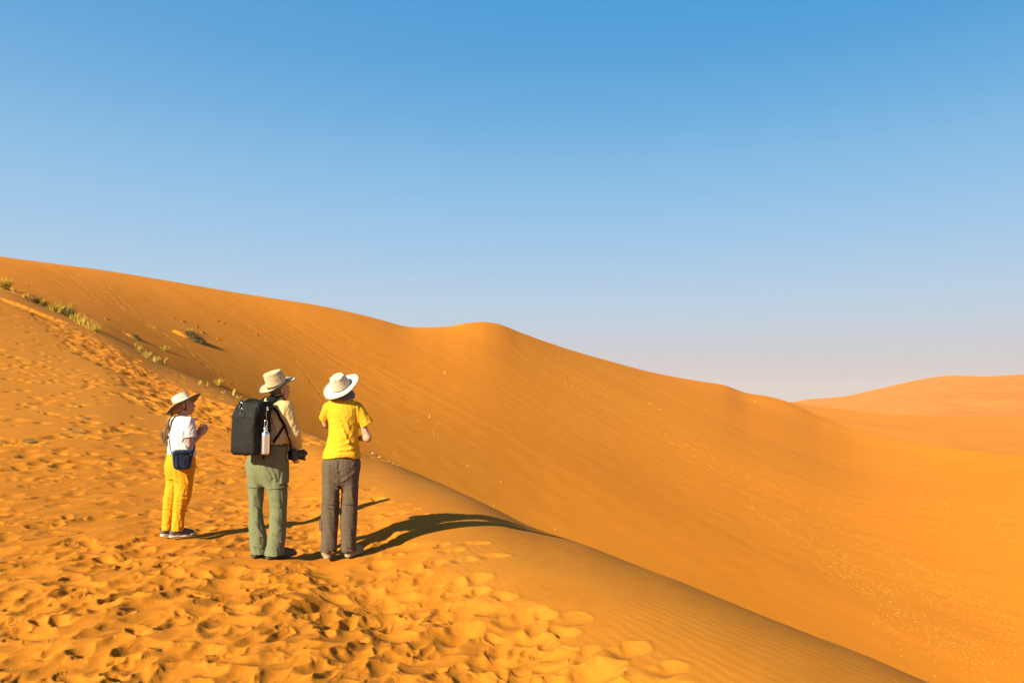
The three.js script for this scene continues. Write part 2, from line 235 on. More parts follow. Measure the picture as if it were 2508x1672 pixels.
function bigAt(az, t, x, z, r, rt, yt, rb, yb, fine) {
  let y;
  if (r < rb) y = yb - 0.6 * (rb - r);
  else if (r <= rt) { const f = 0.86 * t + 0.14 * t * t; y = yb + (lerp(ySoft(az), yt, t * t * t) - yb) * f; }
  else { const d = r - rt; y = yt - 0.02 * d * d / (1 + 0.05 * d); }
  const q = x * EX + z * EZ, c = x * -EZ + z * EX, fadeTop = sstep(1, 0.9, t) * sstep(0, 0.06, t);
  y += fadeTop * (1.5 * noise2(x * 0.011 + 4, z * 0.011) + 0.35 * noise2(q * 0.035, c * 0.012 + 9));
  if (fine) { const st = noise2(q * 0.16 + 1.2 * noise2(c * 0.01, q * .02), c * 0.008 + 3), patch = sstep(-0.1, 0.5, noise2(q * 0.02 + 5, c * 0.006)); y += fadeTop * (0.06 * st + patch * (0.05 * noise2(q * 0.7, c * 0.03) + 0.035 * noise2(q * 1.9, c * 0.07 + 2))) + 0.05 * noise2(x * .25, z * .25); }
  return y;
}
function bigY(az, r, fine) { const rt = bk.r(az), rb = bk.rb(az); return bigAt(az, (r - rb) / (rt - rb), r * Math.sin(az), -r * Math.cos(az), r, rt, bk.y(az), rb, bk.yb(az), fine); }
{
  const na = 1240, nr = 430, X = new Float32Array(na * nr), Y = new Float32Array(na * nr), Z = new Float32Array(na * nr), S = new Float32Array(na * nr);
  const a0 = bigKeys[0].az, a1 = bigKeys[bigKeys.length - 1].az;
  // tracks of people who ran down the slope, and old slides
  const tracks = [[[140, 652], [235, 735], [335, 778], [420, 832], [470, 870], [540, 925], [630, 990]], [[150, 655], [260, 720], [300, 760], [370, 800], [455, 850], [520, 900], [600, 965]], [[250, 690], [330, 770], [390, 812], [480, 880], [600, 985]], [[720, 880], [790, 975], [880, 1060], [960, 1110]], [[1600, 1050], [1750, 1150], [1900, 1255], [2080, 1370]], [[1990, 1380], [2100, 1450], [2230, 1560]]]
    .map((t) => t.map(([u, v]) => { const q = sight(u, v); let r = 60, rt = bk.r(q.az); while (r < rt && EYE + q.slope * r > bigY(q.az, r, false)) r += 0.5; return [r * Math.sin(q.az), -r * Math.cos(q.az)]; }));
  const segs = tracks.flatMap((t) => t.slice(1).map((p, i) => [t[i][0], t[i][1], p[0], p[1]]));
  for (let i = 0; i < na; i++) {
    const az = lerp(a0, a1, i / (na - 1)), rt = bk.r(az), yt = bk.y(az), rb = bk.rb(az), yb = bk.yb(az), s = Math.sin(az), c = Math.cos(az);
    for (let j = 0; j < nr; j++) {
      const k = i * nr + j, r = j < 8 ? rb - 30 * (1 - j / 8) : j < nr - 20 ? lerp(rb, rt, 1 - (1 - (j - 8) / (nr - 29)) ** 1.25) : rt + 3 * (j - nr + 21) ** 1.35;
      const x = r * s, z = -r * c; X[k] = x; Z[k] = z; let y = bigAt(az, (r - rb) / (rt - rb), x, z, r, rt, yt, rb, yb, true);
      for (const g of segs) { const ax = g[2] - g[0], az2 = g[3] - g[1], t = clamp(((x - g[0]) * ax + (z - g[1]) * az2) / (ax * ax + az2 * az2), 0, 1), d = Math.hypot(x - g[0] - t * ax, z - g[1] - t * az2) + 0.5 * noise2(x * .8, z * .8); if (d < 2) y += (-0.06 * Math.exp(-d * d * 6) + 0.03 * Math.exp(-((d - 0.8) ** 2) * 7)) * (0.5 + 1.2 * noise2(x * 0.5 + 7, z * 0.5)); }
      Y[k] = y;
    }
  }
  const slideMat = new THREE.MeshPhysicalMaterial({ specularIntensity: 0.1, vertexColors: true, roughness: 1 }); slideMat.color.setRGB(SAND[0] * 1.03, SAND[1] * 1.0, SAND[2] * 0.8);
  structure('great_dune', polarGeometry(na, nr, X, Y, Z, 0.2, (k, x, y, z) => { const q = x * EX + z * EZ, c = x * -EZ + z * EX, m = 1 + 0.05 * noise2(x * 0.02, z * 0.02 + 3) + 0.03 * noise2(q * 0.22, c * 0.012) + 0.025 * noise2(q * 0.9, c * 0.03), f = noise2(x * 0.013 + 9, z * 0.013); return [m, m * (1 + 0.05 * f), m * (1 + 0.12 * f)]; }), slideMat);
}
function ridge(name, keys, foot, drop, na, nr, mat, rough, tone) {
  const k0 = keys.map(([u, v, r]) => { const q = sight(u, v); return { az: q.az, r, y: EYE + q.slope * r }; });
  const fr = pchip(k0.map((q) => q.az), k0.map((q) => q.r)), fy = pchip(k0.map((q) => q.az), k0.map((q) => q.y));
  const X = new Float32Array(na * nr), Y = new Float32Array(na * nr), Z = new Float32Array(na * nr);
  for (let i = 0; i < na; i++) for (let j = 0; j < nr; j++) {
    const az = lerp(k0[0].az, k0[k0.length - 1].az, i / (na - 1)), rt = fr(az), t0 = j / (nr - 9), t = t0 <= 1 ? 1 - (1 - t0) ** 2 : t0, r = t <= 1 ? rt - foot * (1 - t) : rt + 12 * (j - nr + 9) ** 1.4, k = i * nr + j;
    X[k] = r * Math.sin(az); Z[k] = -r * Math.cos(az);
    const f = Math.min(1, t), w = sstep(1, 0.85, f);
    Y[k] = t <= 1 ? fy(az) - drop * (1 - f) ** 0.9 + w * rough * (noise2(X[k] * 0.008, Z[k] * 0.008) * 1.6 + 0.5 * noise2(X[k] * .03, Z[k] * .03)) : fy(az) - 0.35 * (r - rt);
  }
  return structure(name, polarGeometry(na, nr, X, Y, Z, 0.05, (k, x, y, z) => { const m = 1 + 0.03 * noise2(x * .01, z * .01) - tone * sstep(0.35, 0.6, noise2(x * 0.06, z * 0.03)) * sstep(0, 0.5, noise2(x * .012, z * .012)); return [m, m, m]; }), mat);
}
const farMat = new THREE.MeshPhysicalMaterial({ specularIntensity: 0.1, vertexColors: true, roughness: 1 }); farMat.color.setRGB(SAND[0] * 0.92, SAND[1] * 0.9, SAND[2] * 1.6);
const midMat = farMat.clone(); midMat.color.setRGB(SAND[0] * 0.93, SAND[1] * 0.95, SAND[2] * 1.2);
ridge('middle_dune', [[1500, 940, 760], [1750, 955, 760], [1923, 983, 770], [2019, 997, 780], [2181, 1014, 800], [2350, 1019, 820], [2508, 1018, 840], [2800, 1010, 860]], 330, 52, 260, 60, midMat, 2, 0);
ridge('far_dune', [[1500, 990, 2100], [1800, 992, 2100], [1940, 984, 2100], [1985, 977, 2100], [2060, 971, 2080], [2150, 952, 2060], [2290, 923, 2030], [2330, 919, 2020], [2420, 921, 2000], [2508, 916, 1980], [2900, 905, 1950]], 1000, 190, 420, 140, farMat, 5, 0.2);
{ const g = new THREE.CircleGeometry(3000, 96); g.rotateX(-Math.PI / 2); const m = structure('desert_plain', g, std({ color: rgb(...SAND), roughness: 1 })); m.position.y = -140; }

// where a sight line of the photograph meets the sand
function nearY(x, z) { const az = Math.atan2(x, -z), r = Math.hypot(x, z), i = colOf(az); const jf = clamp(rowOf(az, r), 0, IN - 2), j = Math.floor(jf); return r < rim.r(az) ? lerp(NY[i * NR + j], NY[i * NR + j + 1], jf - j) : nearBase(az, r); }
function hit(u, v, from = 3) {
  const q = sight(u, v), lo = bigKeys[0].az, hi = bigKeys[bigKeys.length - 1].az, sx = Math.sin(q.az), cz = -Math.cos(q.az); let r = from, p = from;
  const gap = (d) => EYE + q.slope * d - Math.max(nearY(d * sx, d * cz), q.az > lo && q.az < hi && d > bk.rb(q.az) ? bigY(q.az, d, true) : -500);
  while (r < 700 && gap(r) > 0) { p = r; r *= 1.004; }
  for (let k = 0; k < 20; k++) { const m = (p + r) / 2; if (gap(m) > 0) p = m; else r = m; }
  return V(r * sx, EYE + q.slope * r, r * cz);
}

// ---------------------------------------------------------------- shapes as distance fields, meshed once
const smin = (a, b, k) => { const h = Math.max(k - Math.abs(a - b), 0) / k; return Math.min(a, b) - h * h * k * 0.25; };
const smax = (a, b, k) => -smin(-a, -b, k);
const cone = (a, b, ra, rb) => { const dx = b[0] - a[0], dy = b[1] - a[1], dz = b[2] - a[2], L = dx * dx + dy * dy + dz * dz + 1e-9; return (x, y, z) => { const t = clamp(((x - a[0]) * dx + (y - a[1]) * dy + (z - a[2]) * dz) / L, 0, 1); return Math.hypot(x - a[0] - t * dx, y - a[1] - t * dy, z - a[2] - t * dz) - lerp(ra, rb, t); }; };
const ell = (c, r, q) => { const m = q ? new THREE.Matrix3().setFromMatrix4(new THREE.Matrix4().makeRotationFromQuaternion(q.clone().invert())).elements : null, k = Math.min(...r); return (x, y, z) => { x -= c[0]; y -= c[1]; z -= c[2]; if (m) { const X = m[0] * x + m[3] * y + m[6] * z, Y = m[1] * x + m[4] * y + m[7] * z; z = m[2] * x + m[5] * y + m[8] * z; x = X; y = Y; } const a = Math.hypot(x / r[0], y / r[1], z / r[2]), b = Math.hypot(x / (r[0] * r[0]), y / (r[1] * r[1]), z / (r[2] * r[2])); return b < 1e-6 ? -k : a * (a - 1) / b; }; };
const join = (k, ...fs) => (x, y, z) => { let d = fs[0](x, y, z); for (let i = 1; i < fs.length; i++) d = smin(d, fs[i](x, y, z), k); return d; };
// stacked oval rings: [y, centre x, centre z, half width across, half depth]; yaw = heading to the right of straight away
function loft(keys, yaw = 0, cap = 0.012) {
  keys = [...keys].sort((a, b) => a[0] - b[0]); const ys = keys.map((k) => k[0]), fs = [1, 2, 3, 4].map((i) => pchip(ys, keys.map((k) => k[i]))), N = 160, y0 = ys[0], y1 = ys[ys.length - 1], tab = new Float32Array((N + 2) * 4);
  for (let i = 0; i <= N + 1; i++) for (let q = 0; q < 4; q++) tab[i * 4 + q] = fs[q](lerp(y0, y1, i / N));
  const c = Math.cos(yaw), s = Math.sin(yaw);
  return (x, y, z) => {
    const t = clamp((y - y0) / (y1 - y0) * N, 0, N - 0.001), i = Math.floor(t), f = t - i, o = i * 4, cx = lerp(tab[o], tab[o + 4], f), cz = lerp(tab[o + 1], tab[o + 5], f), wx = lerp(tab[o + 2], tab[o + 6], f), wz = lerp(tab[o + 3], tab[o + 7], f);
    const dx = x - cx, dz = z - cz, p = (dx * c + dz * s) / wx, q = (dx * s - dz * c) / wz, l = Math.hypot(p, q), g = Math.hypot(p / wx, q / wz);
    const d = g < 1e-6 ? -Math.min(wx, wz) : l * (l - 1) / g;
    return smax(d, Math.max(y - y1, y0 - y), cap);
  };
}
function nets(f, lo, hi, h, color, uvS = 1) {
  const nx = Math.ceil((hi[0] - lo[0]) / h) + 1, ny = Math.ceil((hi[1] - lo[1]) / h) + 1, nz = Math.ceil((hi[2] - lo[2]) / h) + 1, D = new Float32Array(nx * ny * nz).fill(9), B = 6;
  for (let k0 = 0; k0 < nz; k0 += B) for (let j0 = 0; j0 < ny; j0 += B) for (let i0 = 0; i0 < nx; i0 += B) {
    const m = f(lo[0] + (i0 + B / 2) * h, lo[1] + (j0 + B / 2) * h, lo[2] + (k0 + B / 2) * h), skip = Math.abs(m) > h * B * 1.25 + 0.015;
    for (let k = k0; k < Math.min(nz, k0 + B); k++) for (let j = j0; j < Math.min(ny, j0 + B); j++) for (let i = i0; i < Math.min(nx, i0 + B); i++) D[(k * ny + j) * nx + i] = skip ? m : f(lo[0] + i * h, lo[1] + j * h, lo[2] + k * h);
  }
  const id = new Int32Array(nx * ny * nz).fill(-1), P = [], I = [], at = (i, j, k) => (k * ny + j) * nx + i;
  const E = [[0, 1], [0, 2], [0, 4], [1, 3], [1, 5], [2, 3], [2, 6], [3, 7], [4, 5], [4, 6], [5, 7], [6, 7]];
  for (let k = 0; k < nz - 1; k++) for (let j = 0; j < ny - 1; j++) for (let i = 0; i < nx - 1; i++) {
    const o = at(i, j, k), v = [D[o], D[o + 1], D[o + nx], D[o + nx + 1], D[o + nx * ny], D[o + nx * ny + 1], D[o + nx * ny + nx], D[o + nx * ny + nx + 1]];
    let s = 0; for (let q = 0; q < 8; q++) if (v[q] < 0) s++; if (!s || s === 8) continue;
    let X = 0, Y = 0, Z = 0, n = 0;
    for (const [a, b] of E) if ((v[a] < 0) !== (v[b] < 0)) { const t = v[a] / (v[a] - v[b]); X += (a & 1) + ((b & 1) - (a & 1)) * t; Y += ((a >> 1) & 1) + (((b >> 1) & 1) - ((a >> 1) & 1)) * t; Z += (a >> 2) + ((b >> 2) - (a >> 2)) * t; n++; }
    id[o] = P.length / 3; P.push(lo[0] + (i + X / n) * h, lo[1] + (j + Y / n) * h, lo[2] + (k + Z / n) * h);
  }
  const quad = (a, b, c, d, flip) => { if (a < 0 || b < 0 || c < 0 || d < 0) return; if (flip) I.push(a, c, b, a, d, c); else I.push(a, b, c, a, c, d); };
  for (let k = 1; k < nz - 1; k++) for (let j = 1; j < ny - 1; j++) for (let i = 1; i < nx - 1; i++) {
    const o = at(i, j, k), d0 = D[o];
    if ((d0 < 0) !== (D[o + 1] < 0)) quad(id[o], id[o - nx], id[o - nx - nx * ny], id[o - nx * ny], d0 >= 0 ? false : true);
    if ((d0 < 0) !== (D[o + nx] < 0)) quad(id[o], id[o - 1], id[o - 1 - nx * ny], id[o - nx * ny], d0 >= 0 ? true : false);
    if ((d0 < 0) !== (D[o + nx * ny] < 0)) quad(id[o], id[o - 1], id[o - 1 - nx], id[o - nx], d0 >= 0 ? false : true);
  }
  const n = P.length / 3, N = new Float32Array(n * 3), U = new Float32Array(n * 2), C = color ? new Float32Array(n * 3) : null, e = h * 0.6;
  for (let q = 0; q < n; q++) {
    const x = P[q * 3], y = P[q * 3 + 1], z = P[q * 3 + 2]; let a = f(x + e, y, z) - f(x - e, y, z), b = f(x, y + e, z) - f(x, y - e, z), c = f(x, y, z + e) - f(x, y, z - e); const l = Math.hypot(a, b, c) || 1; a /= l; b /= l; c /= l;
    N[q * 3] = a; N[q * 3 + 1] = b; N[q * 3 + 2] = c; U[q * 2] = (Math.abs(c) > Math.abs(a) ? x : z) * uvS; U[q * 2 + 1] = (Math.abs(b) > 0.8 ? z : y) * uvS;
    if (C) { const k = color(x, y, z, a, b, c); C[q * 3] = k[0]; C[q * 3 + 1] = k[1]; C[q * 3 + 2] = k[2]; }
  }
  for (let t = 0; t < I.length; t += 3) { const a = I[t] * 3, b = I[t + 1] * 3, c = I[t + 2] * 3, ux = P[b] - P[a], uy = P[b + 1] - P[a + 1], uz = P[b + 2] - P[a + 2], vx = P[c] - P[a], vy = P[c + 1] - P[a + 1], vz = P[c + 2] - P[a + 2]; if ((uy * vz - uz * vy) * (N[a] + N[b] + N[c]) + (uz * vx - ux * vz) * (N[a + 1] + N[b + 1] + N[c + 1]) + (ux * vy - uy * vx) * (N[a + 2] + N[b + 2] + N[c + 2]) < 0) { const q = I[t + 1]; I[t + 1] = I[t + 2]; I[t + 2] = q; } }
  const g = new THREE.BufferGeometry(); g.setAttribute('position', new THREE.BufferAttribute(new Float32Array(P), 3)); g.setAttribute('normal', new THREE.BufferAttribute(N, 3)); g.setAttribute('uv', new THREE.BufferAttribute(U, 2)); if (C) g.setAttribute('color', new THREE.BufferAttribute(C, 3)); g.setIndex(I); return g;
}
function tube(pts, radii, sides = 6, segs) {
  const cv = new THREE.CatmullRomCurve3(pts), n = segs ?? pts.length * 4, fr = cv.computeFrenetFrames(n, false), pos = [], nor = [], uv = [], idx = [];
  for (let i = 0; i <= n; i++) { const c = cv.getPoint(i / n), r = typeof radii === 'function' ? radii(i / n) : radii; for (let k = 0; k <= sides; k++) { const a = k / sides * 2 * Math.PI, d = fr.normals[i].clone().multiplyScalar(Math.cos(a)).addScaledVector(fr.binormals[i], Math.sin(a)); pos.push(c.x + d.x * r, c.y + d.y * r, c.z + d.z * r); nor.push(d.x, d.y, d.z); uv.push(k / sides, i / n); } }
  for (let i = 0; i < n; i++) for (let k = 0; k < sides; k++) { const a = i * (sides + 1) + k, b = a + sides + 1; idx.push(a, a + 1, b, b, a + 1, b + 1); }
  const g = new THREE.BufferGeometry(); g.setAttribute('position', new THREE.Float32BufferAttribute(pos, 3)); g.setAttribute('normal', new THREE.Float32BufferAttribute(nor, 3)); g.setAttribute('uv', new THREE.Float32BufferAttribute(uv, 2)); g.setIndex(idx); return g;
}
// a flat webbing strap lying on a surface: points with outward directions
function ribbon(pts, outs, width, thick, segs = 40) {
  const cv = new THREE.CatmullRomCurve3(pts), co = new THREE.CatmullRomCurve3(outs), pos = [], idx = [];
  for (let i = 0; i <= segs; i++) { const t = i / segs, c = cv.getPoint(t), o = co.getPoint(t).normalize(), tg = cv.getTangent(t), s = tg.clone().cross(o).normalize(); for (const [a, b] of [[-.5, 0], [-.46, 1], [.46, 1], [.5, 0]]) pos.push(...c.clone().addScaledVector(s, a * width).addScaledVector(o, b * thick).toArray()); }
  for (let i = 0; i < segs; i++) for (let k = 0; k < 4; k++) { const a = i * 4 + k, b = i * 4 + (k + 1) % 4; idx.push(a, a + 4, b, b, a + 4, b + 4); }
  idx.push(0, 1, 2, 0, 2, 3); const e = segs * 4; idx.push(e, e + 2, e + 1, e, e + 3, e + 2);
  let g = new THREE.BufferGeometry(); g.setAttribute('position', new THREE.Float32BufferAttribute(pos, 3)); g.setIndex(idx); g = g.toNonIndexed(); g.computeVertexNormals(); return g;
}
const grad = (f, x, y, z) => { const e = 0.004; return V(f(x + e, y, z) - f(x - e, y, z), f(x, y + e, z) - f(x, y - e, z), f(x, y, z + e) - f(x, y, z - e)).normalize(); };
// nearest point in front of a field, seen along -z (towards the viewer's side of the body), or pulled onto it from any point
const onto = (f, x, y, z, off = 0.003) => { const p = V(x, y, z); for (let i = 0; i < 14; i++) { const d = f(p.x, p.y, p.z) - off, g = grad(f, p.x, p.y, p.z); p.addScaledVector(g, -d * 0.8); } return p; };
const front = (f, x, y, off = 0.003) => { let z = 0.7; while (z > -0.5 && f(x, y, z) > off) z -= Math.max(0.0015, (f(x, y, z) - off) * 0.5); return V(x, y, z); };
const fold = (x, y, z, s) => { const n = noise3(x * s, y * s, z * s); return 1 - Math.min(1, Math.abs(n) * 2.2); };

// ---------------------------------------------------------------- cloth and skin
const weave = dataTex(256, (u, v) => { const a = Math.sin(u * 256 * Math.PI / 2) * 0.5 + 0.5, b = Math.sin(v * 256 * Math.PI / 2) * 0.5 + 0.5; return 0.35 + 0.3 * ((Math.floor(u * 64) + Math.floor(v * 64)) & 1 ? a : b) + 0.2 * gr0(); }, false);
const cloth = (r, g, b, o = {}) => new THREE.MeshPhysicalMaterial({ color: rgb(r, g, b), roughness: 0.95, specularIntensity: 0.35, bumpMap: weave, bumpScale: 0.0012, ...o });
const M = {
  skin: new THREE.MeshPhysicalMaterial({ vertexColors: true, roughness: 0.6, specularIntensity: 0.4 }),
  shirtTan: cloth(0.40, 0.29, 0.125), pantsOlive: cloth(0.120, 0.124, 0.066), pantsSeam: cloth(0.105, 0.11, 0.052), leatherBrown: std({ color: rgb(0.05, 0.03, 0.02), roughness: 0.7 }),
  shirtYellow: cloth(0.51, 0.258, 0.012), pantsTaupe: cloth(0.080, 0.056, 0.037), pantsTaupeSeam: cloth(0.07, 0.048, 0.031), shoeTan: cloth(0.23, 0.14, 0.072),
  shirtWhite: cloth(0.47, 0.42, 0.395), pantsYellow: cloth(0.55, 0.22, 0.008), sneaker: cloth(0.075, 0.062, 0.055), soleWhite: std({ color: rgb(0.42, 0.38, 0.36), roughness: 0.8 }), soleDark: std({ color: rgb(0.04, 0.034, 0.03), roughness: 0.85 }), soleTan: std({ color: rgb(0.26, 0.175, 0.105), roughness: 0.8 }),
  hatSand: cloth(0.41, 0.30, 0.175), hatPale: cloth(0.44, 0.355, 0.25), hatCream: cloth(0.50, 0.42, 0.31), brimPale: cloth(0.46, 0.41, 0.32), brimGreen: cloth(0.11, 0.115, 0.065), bandDark: std({ color: rgb(0.028, 0.022, 0.02), roughness: 0.6 }), bandBrown: std({ color: rgb(0.10, 0.045, 0.03), roughness: 0.6 }), trimGrey: cloth(0.10, 0.09, 0.085), trimOlive: cloth(0.27, 0.25, 0.15), eyelet: std({ color: rgb(0.04, 0.035, 0.03), roughness: 0.5, metalness: 0.4 }),
  black: cloth(0.0105, 0.0095, 0.0088, { specularIntensity: 0.25, roughness: 0.7 }), blackStrap: cloth(0.009, 0.0085, 0.0085, { specularIntensity: 0.15 }), blackPlastic: std({ color: rgb(0.012, 0.012, 0.012), roughness: 0.45 }), steel: std({ color: rgb(0.62, 0.62, 0.63), roughness: 0.32, metalness: 1 }), steelDull: std({ color: rgb(0.5, 0.5, 0.5), roughness: 0.45, metalness: 1 }),
  navy: cloth(0.022, 0.030, 0.060), navyTrim: cloth(0.010, 0.012, 0.022), strapGreen: cloth(0.07, 0.10, 0.10), scarf: cloth(0.12, 0.11, 0.20), hairBrown: std({ color: rgb(0.21, 0.105, 0.032), roughness: 0.5 }), hairGrey: std({ color: rgb(0.10, 0.075, 0.055), roughness: 0.7 }), cord: cloth(0.42, 0.30, 0.15), silver: std({ color: rgb(0.75, 0.74, 0.74), roughness: 0.28, metalness: 1 }),
  glass: std({ color: rgb(0.02, 0.02, 0.025), roughness: 0.08 })
};
const SKIN = [0.42, 0.215, 0.13];

// head in its own frame: forward = -z, up = y, centre between the ears, about 0.22 m tall
function headField(s) {
  const E = (c, r) => ell(c.map((v) => v * s), r.map((v) => v * s)), C = (a, b, p, q) => cone(a.map((v) => v * s), b.map((v) => v * s), p * s, q * s);
  const skull = join(0.03 * s, E([0, 0.025, 0.012], [0.074, 0.092, 0.094]), E([0, -0.035, -0.03], [0.06, 0.075, 0.062]), C([0, -0.085, -0.058], [0, -0.088, -0.05], 0.026, 0.03));
  const nose = C([0, 0.012, -0.090], [0, -0.026, -0.110], 0.010, 0.0135), nostr = join(0.008 * s, E([0.011, -0.03, -0.098], [0.009, 0.008, 0.011]), E([-0.011, -0.03, -0.098], [0.009, 0.008, 0.011]));
  const lips = join(0.006 * s, E([0, -0.055, -0.092], [0.024, 0.0065, 0.010]), E([0, -0.065, -0.090], [0.021, 0.007, 0.010]));
  const brow = C([-0.04, 0.022, -0.078], [0.04, 0.022, -0.078], 0.012, 0.012), cheek = join(0.02 * s, E([0.042, -0.022, -0.062], [0.024, 0.024, 0.022]), E([-0.042, -0.022, -0.062], [0.024, 0.024, 0.022]));
  const sock = [E([0.032, 0.004, -0.096], [0.019, 0.013, 0.015]), E([-0.032, 0.004, -0.096], [0.019, 0.013, 0.015])], eye = [E([0.031, 0.003, -0.078], [0.013, 0.011, 0.012]), E([-0.031, 0.003, -0.078], [0.013, 0.011, 0.012])];
  const ear = [1, -1].map((q) => join(0.008 * s, E([q * 0.080, -0.005, 0.012], [0.009, 0.030, 0.020]), E([q * 0.077, -0.028, 0.006], [0.008, 0.012, 0.011])));
  return (x, y, z) => { let d = smin(skull(x, y, z), brow(x, y, z), 0.02 * s); d = smin(d, cheek(x, y, z), 0.025 * s); d = smin(d, nose(x, y, z), 0.014 * s); d = smin(d, nostr(x, y, z), 0.008 * s); d = smin(d, lips(x, y, z), 0.007 * s); d = smax(d, -sock[0](x, y, z), 0.012 * s); d = smax(d, -sock[1](x, y, z), 0.012 * s); d = Math.min(d, eye[0](x, y, z), eye[1](x, y, z)); d = smin(d, ear[0](x, y, z), 0.008 * s); return smin(d, ear[1](x, y, z), 0.008 * s); };
}
function headColor(s, hairLine) {
  return (x, y, z) => {
    x /= s; y /= s; z /= s; const n = 1 + 0.06 * noise3(x * 60, y * 60, z * 60); let c = [SKIN[0] * n, SKIN[1] * n, SKIN[2] * n];
    const e = Math.hypot((Math.abs(x) - 0.031) / 0.0125, (y - 0.003) / 0.0075);
    if (z < -0.074 && e < 1) { const p = Math.hypot(Math.abs(x) - 0.031, y - 0.003); c = p < 0.0062 ? [0.03, 0.02, 0.015] : [0.5, 0.46, 0.42]; }
    if (z < -0.06 && Math.abs(y - 0.026 + 0.10 * Math.abs(Math.abs(x) - 0.034)) < 0.0045 && Math.abs(x) > 0.012 && Math.abs(x) < 0.052) c = [0.09, 0.05, 0.03];
    if (z < -0.08 && Math.abs(x) < 0.025 && y < -0.049 && y > -0.072) c = [0.34, 0.10, 0.075];
    if (hairLine && z > -0.02 && y > -0.065 && Math.abs(x) < 0.071 && y - z * 0.4 > -0.07) c = hairLine;
    return c;
  };
}
const frameQ = (fwd, up) => { const f = fwd.clone().normalize(), r = f.clone().cross(up).normalize(), u = r.clone().cross(f); return new THREE.Quaternion().setFromRotationMatrix(new THREE.Matrix4().makeBasis(r, u, f.clone().negate())); };
const frameUp = (fwd, up) => { const u = up.clone().normalize(), r = fwd.clone().cross(u).normalize(), f = u.clone().cross(r); return new THREE.Quaternion().setFromRotationMatrix(new THREE.Matrix4().makeBasis(r, u, f.negate())); };
// an open hand: wrist point, direction of the fingers, way the palm faces, side (1 = right), how far the fingers bend
function handField(w, dir, palm, side, curl, s = 1, spread = 1) {
  const d = dir.clone().normalize(), n = palm.clone().addScaledVector(d, -palm.dot(d)).normalize(), t = d.clone().cross(n).multiplyScalar(side).normalize(), at = (a, b, c) => w.clone().addScaledVector(d, a * s).addScaledVector(t, b * s).addScaledVector(n, c * s).toArray();
  const fs = [cone(at(0, 0, 0), at(0.03, 0, 0), 0.022 * s, 0.026 * s), cone(at(0.035, -0.017, 0), at(0.078, -0.024, 0), 0.0155 * s, 0.0125 * s), cone(at(0.035, 0.0, 0), at(0.085, 0.0, 0), 0.017 * s, 0.013 * s), cone(at(0.035, 0.017, 0), at(0.082, 0.024, 0), 0.0155 * s, 0.0125 * s)];
  const palmF = join(0.016 * s, ...fs), fingers = [];
  for (let i = 0; i < 4; i++) {
    const b = (i - 1.5) * 0.0185, L = [0.068, 0.078, 0.074, 0.056][i], base = [0.082, 0.087, 0.084, 0.076][i], o = (i - 1.5) * 0.12 * spread; let a = 0, b0 = b, p = [base, b, 0.0]; let ang = curl * 0.35;
    let q = p; const segs = [0.45, 0.31, 0.24]; segs.forEach((f, k) => { const l = L * f, nx = [q[0] + l * Math.cos(ang), q[1] + l * Math.sin(o) * 0.9, q[2] + l * Math.sin(ang)]; fingers.push(cone(at(...q), at(...nx), (0.0088 - 0.0009 * k) * s, (0.0080 - 0.001 * k) * s)); q = nx; ang += curl * 0.75; });
  }
  fingers.push(cone(at(0.018, -0.022, 0.004), at(0.050, -0.045, 0.014), 0.0115 * s, 0.0098 * s), cone(at(0.050, -0.045, 0.014), at(0.076, -0.050, 0.026), 0.0098 * s, 0.0085 * s));
  const fing = (x, y, z) => { let m = 9; for (const f of fingers) m = Math.min(m, f(x, y, z)); return m; };
  return (x, y, z) => smin(palmF(x, y, z), fing(x, y, z), 0.007 * s);
}
const move = (g, q, p) => { g.applyQuaternion(q); g.translate(p.x, p.y, p.z); return g; };
const box3 = (a, r) => [[Math.min(...a.map((p) => p[0])) - r, Math.min(...a.map((p) => p[1])) - r, Math.min(...a.map((p) => p[2])) - r], [Math.max(...a.map((p) => p[0])) + r, Math.max(...a.map((p) => p[1])) + r, Math.max(...a.map((p) => p[2])) + r]];

